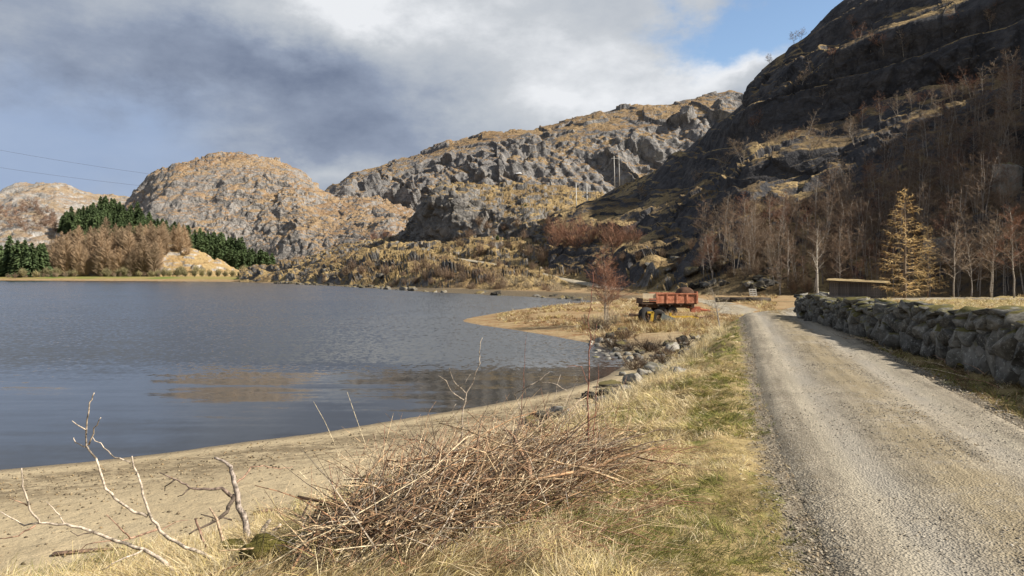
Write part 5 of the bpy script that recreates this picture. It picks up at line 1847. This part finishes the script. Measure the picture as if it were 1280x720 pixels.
# dry sprigs on the middle strip of the road
s_ = rng.random(1500)
rc = resample([(a, b, 0) for a, b in ROADC], 0.2)
ii = np.nonzero((rc[:, 1] > 3) & (rc[:, 1] < 40))[0]
ii = ii[(s_ ** 1.6 * len(ii)).astype(int)]
x = rc[ii, 0] + rng.normal(size=1500) * 0.17 + 0.1
y = rc[ii, 1] + rng.normal(size=1500) * 0.1
z = Hfull(x, y)[0] + 0.075
keep = fbm(x, y, x * 0, 0.8, 3) > -0.1
blades('grass', np.stack([x, y, z], 1)[keep], 7, 2, np.full(keep.sum(), 0.035), rng.random(keep.sum()) * 6.28, 1.5, np.full(keep.sum(), 0.004) + y[keep] * 0.0003, np.where((rng.random(keep.sum()) < 0.7)[:, None], np.array([0.36, 0.25, 0.11]), np.array([0.22, 0.16, 0.08])), 'thin brown grass on the middle strip of the gravel road', 0.6)


def pebbles(name, x, y, z, size, cols, label):
    n = len(x)
    u = np.array([(1, 0, 0), (0, 1, 0), (-1, 0, 0), (0, -1, 0), (0, 0, 1), (0, 0, -0.6), (0.6, 0.6, 0.55), (-0.6, -0.6, 0.5)], dtype=float)[:6]
    V = u[None] * (1 + 0.35 * rng.normal(size=(n, 6, 1))) * np.stack([size * (0.8 + 0.5 * rng.random(n)), size * (0.7 + 0.4 * rng.random(n)), size * (0.5 + 0.3 * rng.random(n))], 1)[:, None, :]
    a = rng.random(n) * 6.283
    ca, sa = np.cos(a)[:, None], np.sin(a)[:, None]
    V = np.stack([V[..., 0] * ca - V[..., 1] * sa, V[..., 0] * sa + V[..., 1] * ca, V[..., 2]], -1)
    V = V + np.stack([x, y, z], 1)[:, None, :]
    f = np.array([(0, 1, 4), (1, 2, 4), (2, 3, 4), (3, 0, 4), (1, 0, 5), (2, 1, 5), (3, 2, 5), (0, 3, 5)])
    Fq = (np.arange(n)[:, None, None] * 6 + f[None]).reshape(-1, 3)
    me = mesh_np(name, V.reshape(-1, 3), Fq, M_PEBBLE, True, {'tint': np.repeat(cols, 6, axis=0)})
    return tagit(obj(name, me), label, 'gravel', kind='stuff')


def along_road(n, offs, d0=3.0, d1=40.0, pw_=1.7):
    t_ = np.gradient(rc[:, :2], axis=0)
    t_ /= np.linalg.norm(t_, axis=1)[:, None]
    jj = np.nonzero((rc[:, 1] > d0) & (rc[:, 1] < d1))[0]
    jj = jj[(rng.random(n) ** pw_ * len(jj)).astype(int)]
    q = rng.random(n) * 0.2
    x = rc[jj, 0] + t_[jj, 1] * offs + t_[jj, 0] * q
    y = rc[jj, 1] - t_[jj, 0] * offs + t_[jj, 1] * q
    return x, y


GREY = np.array([(0.30, 0.28, 0.25), (0.20, 0.185, 0.165), (0.38, 0.355, 0.31), (0.13, 0.12, 0.105), (0.34, 0.29, 0.22)])
n = 9000
x, y = along_road(n, -1.38 + 0.13 * rng.normal(size=n))
pebbles('gravel', x, y, Hfull(x, y)[0] + 0.015, 0.005 + 0.013 * rng.random(n) ** 2.5, GREY[rng.integers(0, 5, n)] * np.array([0.8, 0.74, 0.64]), 'loose gravel along the left edge of the road')
x, y = along_road(n, 1.36 + 0.15 * rng.normal(size=n))
pebbles('gravel', x, y, Hfull(x, y)[0] + 0.02, 0.007 + 0.016 * rng.random(n) ** 2.5, GREY[rng.integers(0, 5, n)] * np.array([1.1, 1.03, 0.9]), 'pale gravel ridge along the right edge of the road')
n = 34000
oo = rng.uniform(-1.28, 1.28, n)
oo = np.where((np.abs(np.abs(oo) - 0.7) < 0.2) & (rng.random(n) < 0.55), np.sign(oo) * (0.15 + 0.3 * rng.random(n)), oo)
x, y = along_road(n, oo, 3.0, 22.0, 1.9)
pebbles('gravel', x, y, Hfull(x, y)[0] + 0.060 + 0.02 * np.exp(-(oo / 0.35) ** 2) - 0.018 * np.exp(-((np.abs(oo) - 0.72) / 0.22) ** 2), 0.003 + 0.009 * rng.random(n) ** 2.5, GREY[rng.integers(0, 5, n)] * np.array([0.95, 0.92, 0.86]) * (0.7 + 0.6 * rng.random(n))[:, None], 'fine grit scattered over the road')
n = 16000
d = 6.5 * (40 / 6.5) ** rng.random(n)
x = d * rng.uniform(-0.75, 0.2, n)
h, sd, sb, rd = Hfull(x, d)
ok = (sd > 0.2) & (sb < -0.1) & (rng.random(n) < np.exp(-((sd - 2.0) / 1.5) ** 2) + 0.12)
pebbles('gravel', x[ok], d[ok], h[ok] + 0.006, 0.008 + 0.020 * rng.random(ok.sum()) ** 2, (GREY * np.array([0.8, 0.68, 0.5]))[rng.integers(0, 5, ok.sum())], 'dark debris and grit of the drift line on the beach')


# ---- sticks
def stick(mb, pts, r0, r1=None, n=5, col=None):
    k = len(pts)
    r1 = r0 * 0.25 if r1 is None else r1
    mb.tube(pts, [r0 + (r1 - r0) * i / (k - 1) for i in range(k)], n, True, col, 0.12)


def wig(pts, amt, sub=3):
    out = []
    for a, b in zip(pts[:-1], pts[1:]):
        a, b = Vector(a), Vector(b)
        for i in range(sub):
            q = a.lerp(b, i / sub)
            if i or out == []: q = q + (Vector((rv(-1, 1), rv(-1, 1), rv(-1, 1))) * amt * (b - a).length if i else Vector())
            out.append(q)
    out.append(Vector(pts[-1]))
    return out


def px_branch(parts, base, name, label, mat, cat='branch', names=None):
    """a branch traced in the photo; each entry = (list of (px,py,d), radius, tip radius, colour)"""
    root = tagit(obj(name, None, loc=base), label, cat)
    o = Vector(base)
    for i, (pts, r0, r1, col) in enumerate(parts):
        mb = MB()
        stick(mb, [q - o for q in wig([P(*q) for q in pts], 0.06, 3)], r0 * 0.85, r1, 6, col)
        obj('limb' if i < 3 else 'twig', mb.mesh('limb', M_STICK, True, True), root)
    return root


PALE, DARK, RUST = (0.44, 0.365, 0.285), (0.11, 0.085, 0.065), (0.30, 0.19, 0.13)
random.seed(401)
b0 = P(300, 730, 5.4)
px_branch([([(300, 735, 5.3), (262, 697, 5.35), (232, 685, 5.4), (200, 664, 5.45), (187, 643, 5.5), (177, 607, 5.55), (167, 583, 5.6), (165, 570, 5.6)], 0.021, 0.005, PALE),
           ([(184, 645, 5.5), (167, 640, 5.5), (143, 623, 5.5), (130, 605, 5.5), (120, 573, 5.5), (108, 557, 5.5), (108, 537, 5.45), (112, 503, 5.4), (118, 491, 5.4)], 0.014, 0.004, PALE),
           ([(196, 662, 5.45), (163, 673, 5.3), (150, 660, 5.2), (133, 643, 5.2)], 0.010, 0.003, RUST),
           ([(164, 578, 5.6), (143, 572, 5.6), (130, 560, 5.6), (115, 545, 5.55)], 0.007, 0.003, PALE),
           ([(111, 556, 5.5), (117, 535, 5.45), (126, 522, 5.4)], 0.007, 0.003, PALE),
           ([(108, 538, 5.45), (98, 532, 5.4), (90, 526, 5.4)], 0.006, 0.003, PALE),
           ([(107, 559, 5.5), (94, 553, 5.5), (92, 547, 5.5)], 0.006, 0.003, PALE),
           ([(163, 673, 5.3), (120, 678, 5.2), (90, 690, 5.2)], 0.006, 0.002, RUST),
           ([(200, 664, 5.45), (215, 655, 5.5), (235, 650, 5.6)], 0.006, 0.002, RUST)], b0, 'fallen_branch', 'bleached forked branch reaching up over the beach beside the stump', M_STICK)
b0 = P(235, 735, 5.0)
px_branch([([(240, 738, 4.95), (215, 712, 5.0), (180, 687, 5.05), (147, 677, 5.1), (110, 663, 5.1), (83, 655, 5.1), (50, 654, 5.1), (37, 637, 5.05), (28, 608, 5.0), (27, 585, 5.0)], 0.019, 0.004, PALE),
           ([(50, 654, 5.1), (30, 657, 5.1), (15, 648, 5.1), (-4, 638, 5.1)], 0.008, 0.003, PALE),
           ([(44, 657, 5.1), (23, 670, 5.0), (-4, 673, 5.0)], 0.008, 0.003, RUST),
           ([(34, 632, 5.05), (24, 627, 5.0), (11, 622, 5.0)], 0.006, 0.002, RUST),
           ([(80, 654, 5.1), (70, 640, 5.1), (58, 627, 5.1)], 0.006, 0.002, PALE),
           ([(118, 665, 5.1), (97, 670, 5.0), (88, 664, 5.0)], 0.006, 0.002, DARK),
           ([(180, 687, 5.05), (150, 700, 4.9), (125, 713, 4.9)], 0.008, 0.003, PALE)], b0, 'fallen_branch', 'long bleached branch lying low over the sand at the beach edge', M_STICK)
b0 = P(312, 690, 6.1)
GRYW = (0.30, 0.25, 0.21)
px_branch([([(314, 700, 6.1), (310, 672, 6.15), (306, 650, 6.2), (297, 625, 6.2), (292, 602, 6.2), (288, 583, 6.2), (281, 577, 6.2), (268, 572, 6.2)], 0.040, 0.010, GRYW),
           ([(294, 622, 6.2), (277, 610, 6.15), (255, 611, 6.1), (237, 610, 6.05), (222, 600, 6.0), (200, 591, 6.0)], 0.020, 0.004, (0.20, 0.15, 0.12)),
           ([(292, 620, 6.2), (284, 640, 6.0), (262, 655, 5.9), (236, 668, 5.8)], 0.024, 0.006, DARK),
           ([(238, 610, 6.05), (230, 617, 6.0), (222, 621, 6.0)], 0.009, 0.003, DARK),
           ([(218, 600, 6.0), (206, 608, 6.0), (206, 614, 6.0)], 0.008, 0.003, DARK),
           ([(296, 603, 6.2), (306, 595, 6.3), (313, 584, 6.4), (330, 582, 6.6), (350, 586, 6.8), (366, 583, 6.9)], 0.010, 0.003, RUST),
           ([(318, 690, 6.1), (330, 660, 6.1), (338, 650, 6.1)], 0.035, 0.012, PALE),
           ([(322, 690, 6.15), (342, 665, 6.15), (351, 655, 6.15)], 0.030, 0.010, PALE),
           ([(262, 700, 5.7), (252, 672, 5.7), (244, 648, 5.7)], 0.016, 0.008, (0.24, 0.15, 0.11)),
           ([(282, 705, 5.7), (274, 660, 5.7), (262, 635, 5.7)], 0.018, 0.008, (0.34, 0.25, 0.17)),
           ([(290, 650, 6.0), (260, 645, 5.9), (251, 643, 5.9)], 0.009, 0.004, DARK)], b0, 'dead_stump', 'dark dead stump with crooked limbs rising above the beach', M_STICK, 'stump')
M_MOSS = stone_material('moss', (0.075, 0.06, 0.022), (0.13, 0.105, 0.035), (0.135, 0.115, 0.03), 0.3, 0.0, 0.08)
MOSS = [stone_mesh('moss_hummock', 260 + i, M_MOSS, 2, 70, 0.0, 0.16, False) for i in range(3)]
for px, py, s, lab in ((330, 712, (0.32, 0.32, 0.30), 'bright olive moss hummock at the foot of the stump'), (372, 655, (0.20, 0.2, 0.2), 'small moss cushion between stump and brush pile'), (460, 612, (0.24, 0.22, 0.22), 'dark moss cushion at the left end of the brush pile'), (292, 700, (0.24, 0.22, 0.2), 'shaded moss lump left of the stump'),
                       (412, 650, (0.34, 0.26, 0.2), 'low moss tussock beside the brush pile')):
    gb(px, py, s, lab, protos=MOSS, cat='moss', name='moss_hummock')

# ---- brush pile: 300 sticks one by one, the fine twigs as one
random.seed(410)
pile = tagit(obj('brush_pile', None, loc=(-0.4, 7.6, H(-0.4, 7.6))), 'tangled heap of cut brown sticks and canes on the bank', 'brush pile')
po = Vector(pile.location)
COLS = [(0.31, 0.19, 0.105), (0.25, 0.14, 0.08), (0.40, 0.285, 0.17), (0.48, 0.37, 0.235), (0.18, 0.11, 0.065), (0.30, 0.19, 0.12), (0.12, 0.085, 0.06), (0.38, 0.32, 0.25)]


def pile_pt():
    """somewhere in the heap, which runs from the left foreground to the back right"""
    t_ = rv(0, 1)
    cx, cy = -0.95 + 1.32 * t_, 5.15 + 2.2 * t_
    w_ = 0.56 + 0.34 * math.sin(t_ * 3.1)
    a, r = rv(0, 6.28), w_ * math.sqrt(rv(0, 1))
    x, y = cx + math.cos(a) * r * 1.1, cy + math.sin(a) * r
    hgt = 0.50 * max(0, 1 - (r / (w_ * 1.05)) ** 2) * (0.35 + 0.65 * math.sin(0.4 + t_ * 2.4))
    return x, y, hgt


def rand_stick(L_, steep, bow=0.12):
    x, y, hg = pile_pt()
    z = H(x, y) + rv(0.0, 1.0) * hg + 0.02
    a = rv(0, 6.28) if rv(0, 1) < 0.5 else rv(-0.9, 0.9) + 0.6
    e = rv(-0.15, steep)
    d = Vector((math.cos(a) * math.cos(e), math.sin(a) * math.cos(e), math.sin(e)))
    c = Vector((x, y, z))
    k = rv(0.2, 0.6) if steep < 0.6 else 0.1
    s = d.cross(Vector((0, 0, 1))) * rv(-bow, bow) * L_ + Vector((0, 0, rv(-0.3, 1) * bow * L_ * 0.6))
    pts = [c - d * L_ * k, c - d * L_ * (k - 0.33) + s * 0.8, c - d * L_ * (k - 0.66) + s, c + d * L_ * (1 - k)]
    out = []
    for p in pts:
        p.z = max(p.z, H(p.x, p.y) + 0.012)
        out.append(p)
    return out


for i in range(300):
    u = rv(0, 1)
    L_, r = (rv(0.9, 1.9), rv(0.007, 0.012)) if u < 0.35 else (rv(0.4, 1.0), rv(0.004, 0.009))
    if i < 16: L_, r, u = rv(0.7, 1.4), rv(0.014, 0.024), 0.1
    mb = MB()
    stick(mb, [q - po for q in wig(rand_stick(L_, 0.35 if u < 0.85 else 0.9), 0.06, 2)], r, r * 0.4, 5, random.choice(COLS))
    obj('stick', mb.mesh('stick', M_STICK, True, True), pile)
mb = MB()
for i in range(3600):
    L_ = rv(0.2, 0.95)
    stick(mb, [q - po for q in rand_stick(L_, 0.6 if i % 4 else 1.25, 0.28)], rv(0.0022, 0.0058), 0.0012, 3, random.choice(COLS + [(0.55, 0.45, 0.30), (0.48, 0.36, 0.22), (0.08, 0.06, 0.05)]))
tagit(obj('fine_twigs', mb.mesh('fine_twigs', M_STICK, False, True), pile), kind='stuff')
# upright canes in and behind the heap
random.seed(415)
for i in range(110):
    t_ = rv(0, 1)
    x, y = -1.4 + 2.3 * t_ + rv(-.5, .5), 6.2 + 2.3 * t_ + rv(-.4, 0.9)
    h_c = rv(0.25, 0.8)
    z = H(x, y)
    mb = MB()
    lx, ly = rv(-.25, .25), rv(-.2, .2)
    main = wig([(0, 0, 0), (lx * .4, ly * .4, h_c * .5), (lx, ly, h_c)], 0.06, 2)
    stick(mb, main, rv(0.003, 0.006), 0.0015, 4)
    for b in range(random.randint(1, 4)):
        q = main[random.randint(1, len(main) - 2)]
        stick(mb, [q, q + Vector((rv(-.12, .12), rv(-.12, .12), rv(0.03, .16)))], 0.0025, 0.001, 3)
    c_ = random.choice([(0.34, 0.19, 0.125), (0.30, 0.15, 0.10), (0.46, 0.36, 0.25), (0.40, 0.28, 0.19)])
    mb.c = [c_] * len(mb.v)
    tagit(obj('cane', mb.mesh('cane', M_STICK, True, True), loc=(x, y, z)), 'thin upright cane growing through the brush pile', 'cane', 'canes in the brush pile')

# traced single stems
STR = (0.60, 0.50, 0.33)
px_branch([([(574, 565, 8.2), (578, 532, 8.2), (582, 501, 8.2), (583, 491, 8.2), (600, 454, 8.1), (599, 440, 8.1), (603, 422, 8.1)], 0.011, 0.003, PALE), ([(580, 500, 8.2), (569, 493, 8.2), (558, 476, 8.1), (547, 469, 8.1)], 0.006, 0.002, PALE),
           ([(582, 491, 8.2), (567, 476, 8.2), (562, 459, 8.1)], 0.005, 0.002, PALE), ([(569, 487, 8.2), (582, 478, 8.1), (588, 468, 8.1)], 0.004, 0.002, PALE), ([(577, 535, 8.2), (565, 515, 8.2), (570, 505, 8.2)], 0.005, 0.002, PALE),
           ([(575, 545, 8.2), (560, 530, 8.2), (553, 522, 8.2)], 0.004, 0.002, RUST)], P(574, 565, 8.2), 'dead_shrub', 'pale forked dead stem standing tallest in the brush pile', M_STICK, 'shrub')
px_branch([([(645, 545, 8.8), (655, 525, 8.8), (643, 493, 8.7), (658, 484, 8.6), (673, 476, 8.6), (691, 479, 8.5), (711, 489, 8.5)], 0.009, 0.003, PALE), ([(672, 477, 8.6), (680, 470, 8.6), (687, 465, 8.6)], 0.005, 0.002, PALE),
           ([(662, 570, 8.6), (676, 530, 8.6), (690, 505, 8.6), (701, 468, 8.6)], 0.007, 0.002, PALE)], P(645, 545, 8.8), 'dead_shrub', 'arching pale stem bent over beside the mossy rock', M_STICK, 'shrub')
REDB = (0.26, 0.12, 0.085)
px_branch([([(734, 600, 7.0), (735, 560, 7.0), (734, 500, 7.0), (736, 440, 6.95), (739, 380, 6.9), (741, 340, 6.9)], 0.011, 0.002, REDB), ([(742, 598, 7.0), (741, 560, 7.05), (745, 500, 7.05), (748, 455, 7.05)], 0.008, 0.002, REDB),
           ([(730, 590, 7.0), (734, 540, 7.0), (733, 510, 7.0)], 0.007, 0.003, DARK), ([(736, 440, 6.95), (743, 425, 6.95), (746, 405, 6.95)], 0.004, 0.0015, REDB), ([(735, 480, 7.0), (727, 458, 7.0), (708, 458, 6.9)], 0.004, 0.0015, REDB),
           ([(736, 420, 6.95), (731, 405, 6.9), (728, 396, 6.9)], 0.003, 0.001, REDB)], P(735, 600, 7.0), 'red_sapling', 'slender reddish sapling standing upright at the right end of the brush pile', M_STICK, 'sapling')
for pts, lab in (([(450, 640, 7.0), (425, 575, 7.0), (392, 502, 6.95)], 'tall pale straw leaning left over the beach'), ([(490, 645, 7.0), (462, 570, 7.0), (434, 490, 6.95)], 'second tall pale straw parallel to the left leaning one'),
                 ([(300, 720, 4.6), (420, 660, 4.7), (520, 600, 5.0), (585, 545, 5.4)], 'long thin pale stalk slanting across the front of the brush pile'), ([(740, 548, 7.3), (770, 572, 7.0), (800, 590, 6.8), (815, 600, 6.7)], 'pale thin stick lying in the grass right of the sapling'),
                 ([(760, 566, 7.2), (780, 552, 7.2), (800, 540, 7.2)], 'short pale twig crossing the lying stick'), ([(722, 520, 8.2), (750, 516, 8.2), (785, 512, 8.3)], 'straight yellow stalk lying across the sapling'),
                 ([(652, 540, 9.0), (655, 480, 9.0), (656, 440, 9.0), (658, 420, 9.0)], 'thin brown stalk upright behind the brush pile')):
    mb = MB()
    o = Vector(P(*pts[0]))
    stick(mb, [q - o for q in wig([P(*q) for q in pts], 0.03, 3)], 0.0042, 0.0016, 5, STR if 'brown' not in lab else REDB)
    tagit(obj('stalk', mb.mesh('stalk', M_STICK, True, True), loc=tuple(o)), lab, 'stalk')
# bleached limbs lying in the pile
for pts, r, lab in (([(512, 612, 6.6), (515, 622, 6.55), (535, 628, 6.5)], 0.018, 'curved bleached root end in the middle of the brush pile'), ([(625, 605, 7.2), (640, 590, 7.3), (650, 570, 7.5), (680, 560, 7.6)], 0.026, 'thick bleached limb at the right of the brush pile'),
                    ([(668, 560, 7.7), (676, 585, 7.3), (690, 600, 7.1)], 0.016, 'bent bleached limb under the sapling'), ([(640, 568, 7.6), (700, 562, 7.5), (725, 575, 7.3)], 0.014, 'grey limb stretched toward the red sapling')):
    mb = MB()
    o = Vector(P(*pts[0]))
    stick(mb, [q - o for q in wig([P(*q) for q in pts], 0.04, 2)], r, r * 0.5, 7, (0.50, 0.41, 0.30))
    tagit(obj('dead_limb', mb.mesh('dead_limb', M_STICK, True, True), loc=tuple(o)), lab, 'branch')
# fine reddish canes lying combed through the grass in front of the pile
random.seed(420)
mb = MB()
for i in range(900):
    x, y = rv(-0.9, 1.7), rv(4.4, 7.6)
    if x > 0.6 + (y - 4.4) * 0.35 or x < np.interp(y, [4.2, 6.2, 7.5, 8.95], [-5, -4.2, -2.8, -1.65]) + 0.4: continue
    a = rv(-0.3, 0.7) if rv(0, 1) < 0.7 else rv(0, 6.28)
    L_ = rv(0.2, 0.7)
    dx, dy = math.cos(a) * L_, math.sin(a) * L_
    zc = rv(0.02, 0.13)
    stick(mb, [(x, y, H(x, y) + zc * 0.4), (x + dx * .5 + rv(-.03, .03), y + dy * .5, H(x + dx * .5, y + dy * .5) + zc + 0.03), (x + dx, y + dy, H(x + dx, y + dy) + zc * 0.7)], rv(0.0018, 0.004), 0.001, 3,
          random.choice([(0.36, 0.19, 0.12), (0.45, 0.30, 0.17), (0.30, 0.15, 0.10), (0.52, 0.40, 0.24)]))
tagit(obj('dead_canes', mb.mesh('dead_canes', M_STICK, False, True)), 'combed reddish dead canes lying in the grass before the brush pile', 'canes', kind='stuff')
# brushwood at the foot of the wall
random.seed(425)
for i in range(26):
    s = rv(3.5, 13)
    x, y, a = wall_at(s)
    off = rv(0.55, 1.1)
    x, y = x - math.sin(a) * off, y + math.cos(a) * off
    a2 = a + rv(-0.7, 0.7)
    L_ = rv(0.5, 1.3)
    z = H(x, y) + rv(0.03, 0.16)
    mb = MB()
    stick(mb, wig([(0, 0, 0), (math.cos(a2) * L_ * .5, math.sin(a2) * L_ * .5, rv(0, .1)), (math.cos(a2) * L_, math.sin(a2) * L_, rv(-.05, .1))], 0.06, 2), rv(0.005, 0.013), 0.003, 5, random.choice(COLS))
    tagit(obj('fallen_stick', mb.mesh('fallen_stick', M_STICK, True, True), loc=(x, y, z)), 'dry stick lying in the shade at the foot of the stone wall', 'stick', 'sticks at the wall foot')
# driftwood plank on the sand
for px, py, L_, a, lab in ((118, 692, 0.75, 0.15, 'flat brown driftwood bark on the sand under the long branch'), (345, 640, 0.5, 0.4, 'thin driftwood stick on the sand behind the stump')):
    d = 5.0
    while P(px, py, d)[2] > H(*P(px, py, d)[:2]): d *= 1.005
    p = P(px, py, d)
    mb = MB()
    stick(mb, wig([(-L_ / 2, 0, 0), (0, 0.03, 0.01), (L_ / 2, 0, 0)], 0.04, 2), 0.03, 0.012, 6, (0.17, 0.11, 0.075))
    o = obj('driftwood', mb.mesh('driftwood', M_STICK, True, True), loc=(p[0], p[1], p[2] + 0.015), rot=(0, 0, a), scale=(1, 1.6, 0.6))
    tagit(o, lab, 'driftwood')
